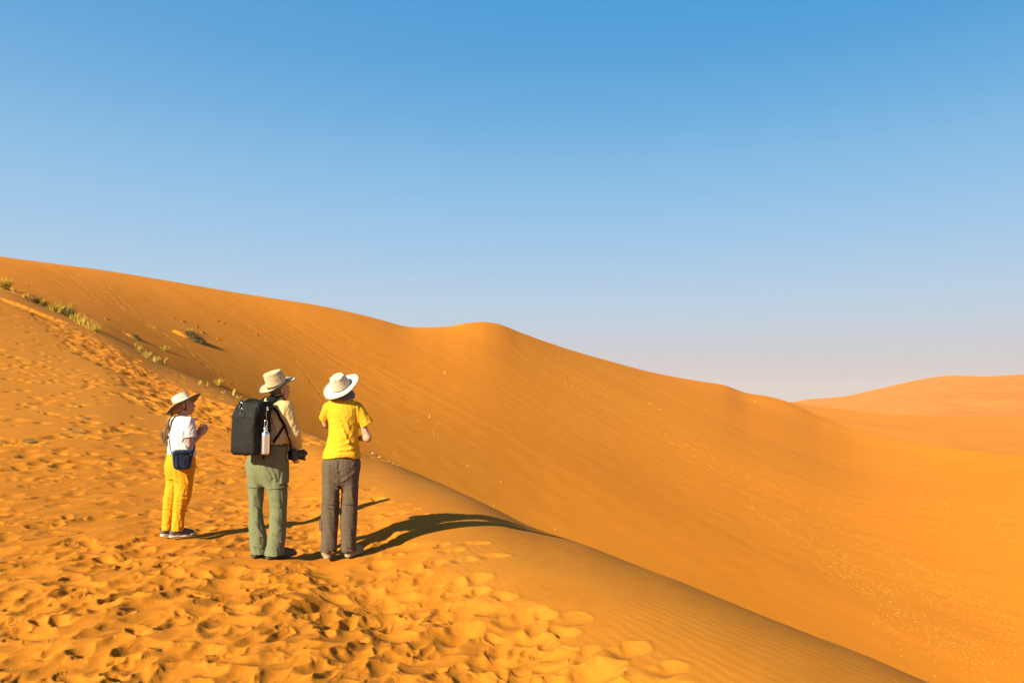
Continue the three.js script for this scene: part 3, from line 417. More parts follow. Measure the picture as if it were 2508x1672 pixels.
// a brimmed sun hat in its own frame (forward = -z), crown base at the origin
function sunHat(parent, o) {
  const A = 72, grp = new THREE.Group(); grp.name = 'sun_hat'; parent.add(grp);
  const S = 22, pos = [], idx = [], rad = (a, t) => { const ca = Math.cos(a), sa = Math.sin(a), base = 1 / Math.hypot(sa / o.cw, ca / o.cl); let r = base * (t < 0.75 ? lerp(1, o.top, (t / 0.75) ** 1.4) : lerp(o.top, 0, ((t - 0.75) / 0.25) ** 1.15)); return r; };
  for (let j = 0; j <= S; j++) for (let i = 0; i < A; i++) {
    const t = j / S, a = i / A * 2 * Math.PI, r = rad(a, t); let y = t < 0.75 ? o.ch * (t / 0.75) * (1 - 0.1 * (t / 0.75)) : o.ch * (0.9 + 0.1 * Math.sin((t - 0.75) / 0.25 * Math.PI * 0.5)); let x = r * Math.sin(a), z = -r * Math.cos(a);
    const up = sstep(0.45, 0.85, t), fr = Math.exp(-(((z + o.cl * 0.35) / (o.cl * 0.6)) ** 2));
    y -= o.dent * sstep(0.75, 1, t) * (0.7 + 0.5 * fr); y += o.slope * -z * up;
    x *= 1 - o.pinch * up * sstep(0, -o.cl * 0.8, z);
    const w = o.crumple * up; x += w * noise3(x * 26, y * 26, z * 26 + o.seed); y += w * noise3(x * 24 + 9, y * 24, z * 24 + o.seed); z += w * noise3(x * 26, y * 26 + 5, z * 26 + o.seed);
    pos.push(x, y, z);
  }
  for (let j = 0; j < S; j++) for (let i = 0; i < A; i++) { const a = j * A + i, b = j * A + (i + 1) % A; idx.push(a, b, a + A, b, b + A, a + A); }
  const cg = new THREE.BufferGeometry(); cg.setAttribute('position', new THREE.Float32BufferAttribute(pos, 3)); cg.setIndex(idx); cg.computeVertexNormals();
  const crown = part('crown', cg, o.crownMat, grp);
  const brimY = (a, f) => f * f * (o.sideUp * Math.sin(a) ** 2 + o.frontUp * Math.max(0, Math.cos(a)) ** 2 + o.backUp * Math.max(0, -Math.cos(a)) ** 2) + f * 0.004 * Math.sin(3 * a + o.seed) + f * 0.003 * Math.sin(5 * a + 2 * o.seed);
  const ring = (f, a) => { const r0 = 1 / Math.hypot(Math.sin(a) / o.cw, Math.cos(a) / o.cl), r1 = 1 / Math.hypot(Math.sin(a) / o.bw, Math.cos(a) / o.bl); const r = lerp(r0 * 0.97, r1, f); return [r * Math.sin(a), brimY(a, f), -r * Math.cos(a)]; };
  const disc = (dy, flip) => { const p = [], q = [], K = 10; for (let k = 0; k <= K; k++) for (let i = 0; i < A; i++) { const v = ring(k / K, i / A * 2 * Math.PI); p.push(v[0], v[1] + dy, v[2]); } for (let k = 0; k < K; k++) for (let i = 0; i < A; i++) { const a = k * A + i, b = k * A + (i + 1) % A; if (flip) q.push(a, a + A, b, b, a + A, b + A); else q.push(a, b, a + A, b, b + A, a + A); } const g = new THREE.BufferGeometry(); g.setAttribute('position', new THREE.Float32BufferAttribute(p, 3)); g.setIndex(q); g.computeVertexNormals(); return g; };
  part('brim', disc(0.0015, true), o.brimMat, grp);
  part('brim_lining', disc(-0.0015, false), o.liningMat, grp);
  const edge = []; for (let i = 0; i < 48; i++) { const v = ring(1, i / 48 * 2 * Math.PI); edge.push(V(...v)); }
  const cv = new THREE.CatmullRomCurve3(edge, true); part('brim_binding', new THREE.TubeGeometry(cv, 96, o.binding ?? 0.0035, 6, true), o.trimMat, grp);
  if (o.bandMat) { const p = [], q = []; for (const [f, y] of [[1.012, 0.004], [1.022, 0.006], [1.0, 0.004 + o.bandH], [0.985, 0.004 + o.bandH]]) for (let i = 0; i < A; i++) { const a = i / A * 2 * Math.PI, r = rad(a, 0.75 * Math.max(0, y) / o.ch) * f; p.push(r * Math.sin(a), y, -r * Math.cos(a)); } for (let k = 0; k < 3; k++) for (let i = 0; i < A; i++) { const a = k * A + i, b = k * A + (i + 1) % A; q.push(a, b, a + A, b, b + A, a + A); } const g = new THREE.BufferGeometry(); g.setAttribute('position', new THREE.Float32BufferAttribute(p, 3)); g.setIndex(q); g.computeVertexNormals(); part('hat_band', g, o.bandMat, grp); }
  for (const [a, h] of o.eyelets) { const t = 0.75 * h / o.ch, r = rad(a, t), g = new THREE.TorusGeometry(0.0042, 0.0022, 6, 12); g.rotateY(Math.PI - a); const m = part('eyelet', g, M.eyelet, grp); m.position.set(r * 1.0 * Math.sin(a), h * (1 - 0.1 * t / 0.75) + o.slope * r * Math.cos(a) * sstep(0.45, 0.85, t), -r * 1.0 * Math.cos(a)); const c = new THREE.SphereGeometry(0.0038, 8, 6); c.scale(1, 1, 0.5); c.rotateY(Math.PI - a); part('eyelet_hole', c, M.bandDark, m); }
  grp.quaternion.copy(frameUp(o.fwd, o.up)); grp.position.copy(o.at);
  return grp;
}
function shoe(parent, heel, dir, o) {
  const d = V(dir[0], 0, dir[1]).normalize(), s = V(-d.z, 0, d.x), L = o.len, at = (a, b, y) => [heel[0] + d.x * a + s.x * b, heel[1] + y, heel[2] + d.z * a + s.z * b];
  const upper0 = join(0.03, cone(at(0.04, 0, 0.045), at(L * 0.45, 0.004 * o.side, 0.045), 0.036, 0.040), cone(at(L * 0.45, 0.004 * o.side, 0.042), at(L * 0.80, 0.012 * o.side, 0.030), 0.042, 0.036), cone(at(L * 0.72, 0.010 * o.side, 0.030), at(L * 0.87, 0.012 * o.side, 0.026), 0.042, 0.030), cone(at(0.05, 0, 0.06), at(0.06, 0, o.high), 0.036, 0.040), cone(at(0.09, 0, o.high - 0.025), at(L * 0.6, 0.006 * o.side, 0.055), 0.033, 0.026));
  const upper = (x, y, z) => smax(upper0(x, y, z), Math.max(heel[1] + 0.016 - y, y - heel[1] - o.high - 0.006), 0.006);
  const plan = (x, z) => { const X = (x - heel[0]) * d.x + (z - heel[2]) * d.z, Z = (x - heel[0]) * s.x + (z - heel[2]) * s.z, t = clamp((X - 0.035) / (L - 0.085), 0, 1); return Math.hypot(X - 0.035 - t * (L - 0.085), Z - 0.010 * o.side * t) - lerp(0.037, 0.047, sstep(0, 0.8, t)) + 0.006 * Math.exp(-(((t - 0.4) / 0.2) ** 2)); };
  const sole = (x, y, z) => { const X = (x - heel[0]) * d.x + (z - heel[2]) * d.z, lift = 0.012 * sstep(L * 0.7, L, X); return smax(plan(x, z), Math.abs(y - heel[1] - 0.012 - lift) - o.sole, 0.006); };
  const b = box3([at(-0.02, 0, -0.01), at(L + 0.03, 0, o.high + 0.02)], 0.07);
  const m = part('shoe', nets(upper, b[0], b[1], 0.006), o.mat, parent); part('sole', nets(sole, b[0], b[1], 0.006), o.soleMat, m);
  if (o.laces) { const gs = []; for (let k = 0; k < 4; k++) { const a = L * (0.40 + 0.085 * k), p = [], e = (w) => { const y0 = 0.10; let q = V(...at(a, w, y0)); while (q.y > heel[1] && upper(q.x, q.y, q.z) > 0.002) q.y -= 0.001; return q; }; for (const w of [-0.024, -0.012, 0, 0.012, 0.024]) p.push(e(w)); gs.push(tube(p, 0.003, 5, 12)); } const top = V(...at(L * 0.38, 0, 0.105)); gs.push(tube([top, top.clone().add(s.clone().multiplyScalar(0.03)).add(V(0, 0.018, 0)), top.clone().add(s.clone().multiplyScalar(0.05)).add(d.clone().multiplyScalar(0.02)).add(V(0, -0.015, 0)), top], 0.003, 5, 16), tube([top, top.clone().add(s.clone().multiplyScalar(-0.03)).add(V(0, 0.02, 0)), top.clone().add(s.clone().multiplyScalar(-0.045)).add(d.clone().multiplyScalar(0.03)).add(V(0, -0.012, 0)), top], 0.003, 5, 16)); part('laces', mergeGeometries(gs), o.laceMat, m); }
  return m;
}
const yawOf = (deg) => deg * DEG, fwdOf = (deg) => V(Math.sin(deg * DEG), 0, -Math.cos(deg * DEG)), rightOf = (deg) => V(Math.cos(deg * DEG), 0, Math.sin(deg * DEG));

// ---------------------------------------------------------------- the three walkers
console.log('people');
function stand(name, label, x, z) { const o = thing(name, label, 'person'); o.position.set(x, 0, z); o.rotation.y = Math.atan2(-x, -z); return o; }
function besides(person, name, label, category) { const o = thing(name, label, category); o.position.copy(person.position); o.rotation.copy(person.rotation); return o; }
const skinAt = (x, y, z) => { const n = 1 + 0.07 * noise3(x * 40, y * 40, z * 40); return [SKIN[0] * n, SKIN[1] * n, SKIN[2] * n]; };
function bodyMesh(parent, field, lo, hi, heads, hands) {
  const gs = [nets(field, lo, hi, 0.011, skinAt)];
  for (const h of heads) { const f = headField(h.s), g = nets(f, [-0.1 * h.s, -0.13 * h.s, -0.13 * h.s], [0.1 * h.s, 0.13 * h.s, 0.12 * h.s], 0.0042, headColor(h.s, h.hair)); gs.push(move(g, frameQ(h.fwd, h.up), h.at)); }
  for (const h of hands) { const w = h.w, r = 0.17 * h.s; gs.push(nets(handField(w, h.dir, h.palm, h.side, h.curl, h.s, h.spread ?? 1), [w.x - r, w.y - r, w.z - r], [w.x + r, w.y + r, w.z + r], 0.0036, skinAt)); }
  return part('body', mergeGeometries(gs), M.skin, parent);
}
// crinkles: bands across the cloth, stronger where asked
const crinkle = (x, y, z, fx, fy, s) => { const w = noise3(x * fx + s, y * fy, z * fx); return Math.max(0, 1 - Math.abs(w) * 3) ; };
const ridgeAlong = (a, b, w, hgt) => { const c = cone(a, b, 0, 0); return (x, y, z) => hgt * Math.exp(-((c(x, y, z) / w) ** 2)); };

// --- the man with the backpack
const man = stand('person', 'person in tan shirt and olive trousers, brimmed hat, wearing a black backpack', -2.40, -7.42);
let manShirt;
{
  const Y = yawOf(40), r = rightOf(40);
  const sh = [0.172, 1.445, 0.105], el = [0.252, 1.195, 0.095], wr = [0.288, 1.055, 0.03], shL = [-0.09, 1.445, -0.11], elL = [-0.04, 1.2, -0.25], wrL = [0.13, 1.08, -0.33];
  const torso = loft([[1.0, .02, 0, .13, .09], [1.12, .03, 0, .14, .095], [1.3, .035, 0, .165, .105], [1.42, .045, 0, .165, .095], [1.5, .055, 0, .09, .07]], Y);
  const body = join(0.03, torso, loft([[.88, .015, 0, .12, .09], [.95, .02, 0, .14, .1], [1.05, .025, 0, .13, .09]], Y), cone([.06, 1.47, 0], [.095, 1.6, 0], .06, .055), cone(sh, el, .046, .04), cone(el, wr, .04, .026), cone(shL, elL, .046, .04), cone(elL, wrL, .04, .026), cone([-.08, .86, -.06], [-.078, .5, -.055], .075, .055), cone([-.078, .5, -.055], [-.046, .08, -.05], .05, .035), cone([.1, .86, .05], [.112, .5, .055], .075, .055), cone([.112, .5, .055], [.1, .08, .045], .05, .035));
  bodyMesh(man, body, [-.3, .06, -.42], [.4, 1.66, .25], [{ s: 1.02, fwd: V(.86, .06, -.5), up: V(-.16, 1, .08), at: V(.108, 1.622, 0), hair: [0.10, 0.08, 0.065] }],
    [{ w: V(.285, 1.035, .02), dir: V(-.25, -1, .05), palm: V(.75, -.2, -.5), side: 1, curl: 1.05, s: 1.0 }, { w: V(...wrL), dir: V(.9, -.3, .1), palm: V(0, -.3, 1), side: -1, curl: 0.9, s: 1 }]);
  // shirt
  const tors = loft([[1.07, .03, 0, .168, .118], [1.1, .03, 0, .182, .132], [1.17, .03, 0, .188, .135], [1.28, .035, 0, .19, .13], [1.38, .04, 0, .2, .13], [1.45, .047, 0, .188, .112], [1.5, .054, 0, .135, .085], [1.545, .062, 0, .075, .072]], Y, .01);
  const slR = join(.03, cone(sh, el, .073, .058), cone(el, wr, .058, .047)), slL = join(.03, cone(shL, elL, .07, .056), cone(elL, wrL, .056, .045));
  const folds = [ridgeAlong([.1, 1.47, .2], [.12, 1.30, .2], .012, .007), ridgeAlong([.15, 1.46, .19], [.16, 1.30, .19], .014, .008), ridgeAlong([.19, 1.40, .17], [.23, 1.27, .14], .014, .008), ridgeAlong([.20, 1.43, .16], [.26, 1.30, .12], .012, .008), ridgeAlong([.06, 1.13, .2], [.15, 1.09, .16], .012, .006), ridgeAlong([.21, 1.18, .14], [.29, 1.15, .10], .01, .007), ridgeAlong([.22, 1.13, .11], [.31, 1.12, .07], .01, .006)];
  manShirt = (x, y, z) => { let d = smin(tors(x, y, z), slR(x, y, z), .035); d = smin(d, slL(x, y, z), .035); for (const f of folds) d -= f(x, y, z); const w = sstep(1.5, 1.35, y); return d - w * .006 * crinkle(x, y, z, 13, 7, 2) - .003 * crinkle(x, y, z, 24, 16, 8); };
  const shirt = part('shirt', nets(manShirt, [-.27, 1.05, -.42], [.38, 1.56, .26], .0075), M.shirtTan, man);
  const col = (x, y, z) => { const h = Math.hypot(x - .085 + (y - 1.55) * -.25, (z) * 1.05); return Math.max(Math.abs(h - .068 + .012 * sstep(1.53, 1.57, y)) - .006, Math.abs(y - 1.548 - .02 * (x - .08)) - .026); };
  part('collar', nets((x, y, z) => col(x, y, z) - .003, [-.02, 1.5, -.1], [.19, 1.6, .1], .005), M.shirtTan, shirt);
  const cuffD = V(wr[0] - el[0], wr[1] - el[1], wr[2] - el[2]).normalize(), cuffF = cone([wr[0] - cuffD.x * .045, wr[1] - cuffD.y * .045, wr[2] - cuffD.z * .045], wr, .051, .047);
  part('cuff', nets((x, y, z) => smax(cuffF(x, y, z), (x - wr[0]) * cuffD.x + (y - wr[1]) * cuffD.y + (z - wr[2]) * cuffD.z - .012, .006), [wr[0] - .1, wr[1] - .07, wr[2] - .08], [wr[0] + .08, wr[1] + .12, wr[2] + .1], .006), M.shirtTan, shirt);
  // trousers
  const hips = loft([[1.105, .028, 0, .178, .125], [1.05, .026, 0, .192, .138], [.97, .02, 0, .196, .148], [.9, .017, 0, .192, .148], [.82, .015, 0, .172, .135], [.7, .015, 0, .10, .085]], Y, .03);
  const LL = loft([[.92, -.075, -.055, .10, .10], [.8, -.08, -.058, .092, .096], [.68, -.086, -.06, .081, .09], [.56, -.088, -.058, .070, .08], [.447, -.082, -.055, .064, .075], [.32, -.072, -.05, .070, .078], [.19, -.056, -.05, .079, .08], [.1, -.05, -.05, .075, .08], [.04, -.047, -.05, .076, .085]], 0, .006);
  const RL = loft([[.92, .09, .045, .115, .105], [.8, .10, .05, .108, .10], [.68, .106, .055, .097, .095], [.55, .118, .055, .086, .09], [.447, .121, .055, .078, .084], [.32, .122, .05, .078, .084], [.19, .115, .045, .082, .084], [.1, .105, .042, .082, .084], [.035, .102, .04, .086, .09]], 0, .006);
  const pf = [ridgeAlong([-.02, .9, .16], [.05, .78, .16], .014, .009), ridgeAlong([.03, .91, .17], [.10, .76, .17], .014, .008), ridgeAlong([-.13, .93, .05], [-.03, .88, .12], .011, .008), ridgeAlong([.06, .6, .14], [.14, .52, .14], .012, .008), ridgeAlong([.08, .52, .14], [.16, .46, .13], .010, .007), ridgeAlong([.05, .44, .13], [.15, .30, .13], .012, .008), ridgeAlong([.06, .26, .13], [.16, .17, .12], .012, .008), ridgeAlong([-.1, .36, .03], [-.02, .22, .03], .012, .008), ridgeAlong([-.12, .52, .03], [-.05, .46, .03], .010, .006), ridgeAlong([-.11, .13, .03], [-.02, .11, .03], .010, .008)];
  const trousersF = (x, y, z) => { let d = smin(LL(x, y, z), RL(x, y, z), .018); d = smin(d, hips(x, y, z), .06); for (const f of pf) d -= 1.6 * f(x, y, z); return d - .004 * crinkle(x, y, z, 6, 4, 4) - .002 * crinkle(x, y, z, 20, 26, 1) * sstep(.6, .1, y) - .009 * noise3(x * 15 + y * 2, y * 3.2, z * 15) - .004 * noise3(x * 30, y * 9 + x * 20, z * 30); };
  const tr = part('trousers', nets(trousersF, [-.26, .02, -.25], [.3, 1.12, .24], .0075), M.pantsOlive, man);
  for (const [f, ys, tilt, b] of [[LL, .682, .02, [[-.2, .64, -.18], [.03, .72, .08]]], [RL, .672, -.09, [[-.04, .62, -.09], [.25, .72, .2]]]]) part('zip_seam', nets((x, y, z) => smax(f(x, y, z) - .013, Math.abs(y - ys - tilt * -(x)) - .007, .006), ...b, .005), M.pantsSeam, tr);
  part('belt', nets((x, y, z) => smax(hips(x, Math.min(y, 1.09), z) - .006, Math.abs(y - 1.09) - .017, .004), [-.22, 1.06, -.22], [.27, 1.13, .22], .006), M.leatherBrown, tr);
  { const f = (x, y, z) => smax(RL(x, y, z) - .016, Math.max(Math.abs(y - .79) - .07, Math.abs((x - .10) * .64 + (z - .05) * -.77) - .06, -((x - .10) * .77 + (z - .05) * .64)), .01); part('cargo_pocket', nets(f, [0, .68, -.08], [.27, .9, .22], .006), M.pantsOlive, tr); }
  shoe(man, [.018, 0, .05], [.93, -.36], { len: .31, side: 1, high: .10, sole: .013, mat: cloth(.085, .06, .045), soleMat: M.soleDark, laces: true, laceMat: M.blackStrap });
  shoe(man, [-.115, 0, -.05], [.8, -.6], { len: .31, side: -1, high: .10, sole: .013, mat: cloth(.085, .06, .045), soleMat: M.soleDark, laces: true, laceMat: M.blackStrap });
  sunHat(man, { cw: .088, cl: .104, ch: .158, top: .86, dent: .022, slope: -.12, pinch: .22, crumple: .004, seed: 3, bw: .165, bl: .182, sideUp: .03, frontUp: -.008, backUp: .01, binding: .004, bandH: .022, crownMat: M.hatSand, brimMat: M.hatSand, liningMat: M.trimGrey, trimMat: M.trimGrey, bandMat: M.bandDark, eyelets: [[1.35, .085], [1.85, .07], [-1.35, .085], [-1.85, .07]], fwd: V(.88, .34, -.42), up: V(-.385, .88, .27), at: V(.094, 1.668, .0) });
}
// --- backpack, bottle and camera of the man
{
  const P = V(-.138, 1.262, .195), f = fwdOf(41), r = rightOf(41), W = .147, H = .246, D = .115;
  const bp = besides(man, 'backpack', 'large black travel backpack on the back of the person in the tan shirt', 'backpack');
  const loc = (x, y, z) => { x -= P.x; y -= P.y; z -= P.z; return [x * r.x + z * r.z, y, -(x * f.x + z * f.z)]; };   // across, up, outward
  const out = (a, b, c) => V(P.x + r.x * a - f.x * c, P.y + b, P.z + r.z * a - f.z * c);
  const shell = (x, y, z) => { let [a, b, c] = loc(x, y, z); const top = sstep(.1, H, b); c += top * .055; c -= .012 * Math.cos(clamp(a / W, -1, 1) * 1.4) * Math.cos(clamp(b / H, -1, 1) * 1.4); const w = W * (1 - .06 * top), d = D * (1 - .12 * top), R = .035, qx = Math.abs(a) - w + R, qy = Math.abs(b) - H + R, qz = Math.abs(c) - d + R; return Math.hypot(Math.max(qx, 0), Math.max(qy, 0), Math.max(qz, 0)) + Math.min(Math.max(qx, qy, qz), 0) - R - .007 * crinkle(x, y, z, 5, 4, 5) - .008 * Math.max(0, noise3(x * 7 + 3 + y * 4, y * 5, z * 7)); };
  const b = box3([out(-W, -H, -D).toArray(), out(W, H, D).toArray(), out(-W, -H, D).toArray(), out(W, H, -D).toArray()], .05);
  const pk = part('pack_body', nets(shell, ...b, .007), M.black, bp);
  const surf = (pts) => pts.map((p) => onto(shell, p.x, p.y, p.z, .001)), nor = (pts) => pts.map((p) => grad(shell, p.x, p.y, p.z));
  const band = (name, pts, w, t, mat, par) => { const q = surf(pts); return part(name, ribbon(q, nor(q), w, t), mat, par); };
  // main zip round the outer face, panel piping, pocket patch
  const zip = []; for (let i = 0; i <= 24; i++) { const t = i / 24; zip.push(t < .3 ? out(-W, -H * .8 + t / .3 * H * 1.55, D * .55) : t < .7 ? out(-W + (t - .3) / .4 * 2 * W, H * 1.1, D * .35) : out(W, H * .75 - (t - .7) / .3 * H * 1.55, D * .55)); }
  band('zip', zip, .010, .004, M.blackStrap, pk);
  band('piping', [out(W * .98, H * .9, D * 1.1), out(W * 1.05, H * .4, D * 1.1), out(W * 1.05, -H * .3, D * 1.1), out(W, -H * .95, D * 1.1)], .007, .004, M.blackStrap, pk);
  band('piping', [out(-W * .98, H * .9, D * 1.1), out(-W * 1.05, H * .4, D * 1.1), out(-W * 1.05, -H * .3, D * 1.1), out(-W, -H * .95, D * 1.1)], .007, .004, M.blackStrap, pk);
  band('logo_patch', [out(-.045, H * .56, D * 1.3), out(0, H * .565, D * 1.3), out(.03, H * .57, D * 1.3)], .05, .004, M.black, pk);
  band('compression_strap', [out(W * 1.2, -.02, D * .6), out(W * 1.3, -.03, 0), out(W * 1.2, -.03, -D * .6)], .02, .004, M.blackStrap, pk);
  const hq = [out(-.10, H * .99, -.01), out(-.055, H * 1.07, -.005), out(.0, H * 1.09, 0), out(.055, H * 1.07, -.005), out(.10, H * .99, -.01)]; part('grab_handle', tube(hq, .011, 8, 24), M.blackStrap, bp);
  // two zip pulls with small silver loops
  for (const [a, h, c] of [[-.07, H * .97, D * .6], [-.03, H * .80, D * 1.1]]) { const p = onto(shell, ...out(a, h, c).toArray(), .006), g = tube([p, p.clone().add(V(-.012, -.02, .012)), p.clone().add(V(-.02, -.045, .015))], .005, 6, 10), m = part('zip_pull', g, M.blackPlastic, bp); const t = new THREE.TorusGeometry(.008, .0025, 6, 14); t.translate(p.x, p.y + .004, p.z + .004); part('pull_ring', t, M.silver, m); }
  // shoulder straps over and under the arms, load lifters, waist tail
  const strapOn = (x, y, z) => manShirt(x, y, z);
  const wrap = (name, pts, w, t) => { const q = pts.map((p) => onto(strapOn, ...p, .004)); part(name, ribbon(q, q.map((p) => grad(strapOn, p.x, p.y, p.z)), w, t, 60), M.blackStrap, bp); };
  wrap('shoulder_strap', [[.0, 1.50, .12], [.06, 1.53, .09], [.11, 1.52, .04], [.17, 1.47, -.02], [.22, 1.40, .0], [.225, 1.33, .06]], .06, .014);
  wrap('shoulder_strap', [[-.08, 1.49, .05], [-.05, 1.53, -.02], [.0, 1.52, -.09], [.06, 1.44, -.15], [.11, 1.32, -.16], [.13, 1.2, -.15]], .06, .014);
  wrap('strap_webbing', [[.045, 1.475, .17], [.085, 1.41, .2], [.12, 1.35, .19], [.155, 1.29, .17], [.17, 1.275, .14]], .026, .006);
  wrap('strap_webbing', [[.165, 1.285, .16], [.13, 1.22, .18], [.09, 1.16, .2], [.06, 1.11, .2]], .024, .006);
  wrap('yoke_pad', [[-.01, 1.52, .12], [.03, 1.535, .10], [.075, 1.54, .075]], .075, .02);
  part('strap_tail', ribbon([out(W * .85, -H * .9, -D * .2), out(W * .9, -H * 1.1, -D * .2), out(W * .95, -H * 1.2, -D * .15)], [r, r, r].map((v) => v.clone()), .024, .004), M.blackStrap, bp);
  part('strap_tail', tube([out(-W * .3, -H * .97, D * .2), out(-W * .3, -H * 1.06, D * .22), out(-W * .2, -H * 1.16, D * .2)], .003, 5, 10), M.blackStrap, bp);
  // bottle
  const bo = besides(man, 'water_bottle', 'silver metal water bottle clipped to the side of the black backpack', 'bottle'), bp0 = out(W + .046, 0, .025); bp0.y = 1.022;
  const prof = [[0, .002], [.034, 0], [.039, .004], [.0395, .012], [.0395, .178], [.038, .19], [.031, .203], [.022, .212], [.019, .216], [.019, .226], [.021, .227], [.021, .2285], [0, .229]].map(([x, y]) => new THREE.Vector2(x, y));
  const bm = part('flask', new THREE.LatheGeometry(prof, 40), M.silver, bo); bm.position.copy(bp0);
  const cap = part('bottle_cap', new THREE.LatheGeometry([[0, 0], [.0195, 0], [.0205, .003], [.0205, .018], [.019, .022], [0, .023]].map(([x, y]) => new THREE.Vector2(x, y)), 28), M.steelDull, bo); cap.position.copy(bp0).add(V(0, .228, 0));
  const loop = part('cap_loop', new THREE.TorusGeometry(.011, .003, 8, 20), M.blackPlastic, bo); loop.position.copy(bp0).add(V(0, .258, 0));
  { const c = bp0.clone().add(V(.002, .262, 0)), pts = [V(-.010, 0, 0), V(-.012, .02, 0), V(-.011, .044, 0), V(0, .055, 0), V(.010, .044, 0), V(.011, .02, 0), V(.009, 0, 0), V(0, -.006, 0)].map((p) => p.add(c)); part('carabiner', new THREE.TubeGeometry(new THREE.CatmullRomCurve3(pts, true), 40, .0032, 6, true), M.silver, bo); }
  { const c = bp0.clone().add(V(.002, .317, 0)); const lp = [c, c.clone().add(V(.006, .03, .0)), c.clone().add(V(.0, .06, -.01)), c.clone().add(V(.012, .095, -.02)), c.clone().add(V(.012, .125, -.03))]; part('hanging_cord', tube(lp, .004, 6, 24), M.blackPlastic, bo); const s = new THREE.TorusGeometry(.009, .0032, 6, 16); s.scale(.8, 1.5, 1); s.translate(c.x + .011, c.y + .105, c.z - .02); part('clip', s, M.silver, bo); }
  // camera
  const cam = besides(man, 'camera', 'black camera with petal lens hood held at hip height beside olive trousers', 'camera');
  const c0 = V(.262, .985, .045), ax = V(.93, -.02, -.36).normalize(), q = new THREE.Quaternion().setFromUnitVectors(V(0, 1, 0), ax);
  const bodyG = new RoundedBoxGeometry(.062, .096, .128, 3, .014); const cb = part('camera_body', bodyG, M.blackPlastic, cam); cb.position.copy(c0).addScaledVector(ax, -.012); cb.quaternion.copy(frameQ(V(-ax.z, 0, ax.x), V(.05, 1, .2)));
  const grip = part('grip', new RoundedBoxGeometry(.07, .09, .035, 3, .014), M.blackPlastic, cam); grip.position.copy(cb.position).add(V(.008, 0, -.05)); grip.quaternion.copy(cb.quaternion);
  const hump = part('viewfinder', new RoundedBoxGeometry(.05, .03, .05, 3, .010), M.blackPlastic, cam); hump.position.copy(cb.position).add(V(0, .055, .01)); hump.quaternion.copy(cb.quaternion);
  const lens = part('lens', new THREE.LatheGeometry([[0, 0], [.042, 0], [.044, .004], [.044, .03], [.047, .032], [.047, .058], [.044, .062], [.036, .062], [.034, .054], [0, .052]].map(([x, y]) => new THREE.Vector2(x, y)), 36), M.blackPlastic, cam); lens.position.copy(c0).addScaledVector(ax, .015); lens.quaternion.copy(q);
  { const pos = [], idx = [], A = 72; for (const [rr, s] of [[.049, 0], [.057, 1], [.054, 1], [.047, 0]]) for (let i = 0; i < A; i++) { const a = i / A * 2 * Math.PI, h = .022 + s * (.016 + .013 * Math.cos(4 * a)); pos.push(rr * Math.cos(a), s ? h : .0, rr * Math.sin(a)); } for (let k = 0; k < 4; k++) for (let i = 0; i < A; i++) { const a = k * A + i, b = k * A + (i + 1) % A, c = ((k + 1) % 4) * A + i, d = ((k + 1) % 4) * A + (i + 1) % A; idx.push(a, c, b, b, c, d); } let g = new THREE.BufferGeometry(); g.setAttribute('position', new THREE.Float32BufferAttribute(pos, 3)); g.setIndex(idx); g = g.toNonIndexed(); g.computeVertexNormals(); const h = part('lens_hood', g, M.blackPlastic, cam); h.position.copy(c0).addScaledVector(ax, .066); h.quaternion.copy(q); }
  { const e = new THREE.SphereGeometry(.027, 20, 12, 0, 6.3, 0, 1.0); e.scale(1, .4, 1); const g = part('front_glass', e, M.glass, cam); g.position.copy(c0).addScaledVector(ax, .058); g.quaternion.copy(q); }
  const sp = [[.17, 1.29, .14], [.185, 1.22, .15], [.2, 1.14, .15], [.215, 1.08, .13]].map((p) => onto(manShirt, ...p, .004)).concat([V(.222, 1.04, .115), V(.235, 1.02, .10)]); part('neck_strap', ribbon(sp, sp.map((p, i) => i < 4 ? grad(manShirt, p.x, p.y, p.z) : V(.3, 0, 1)), .018, .004), M.blackStrap, cam);
}

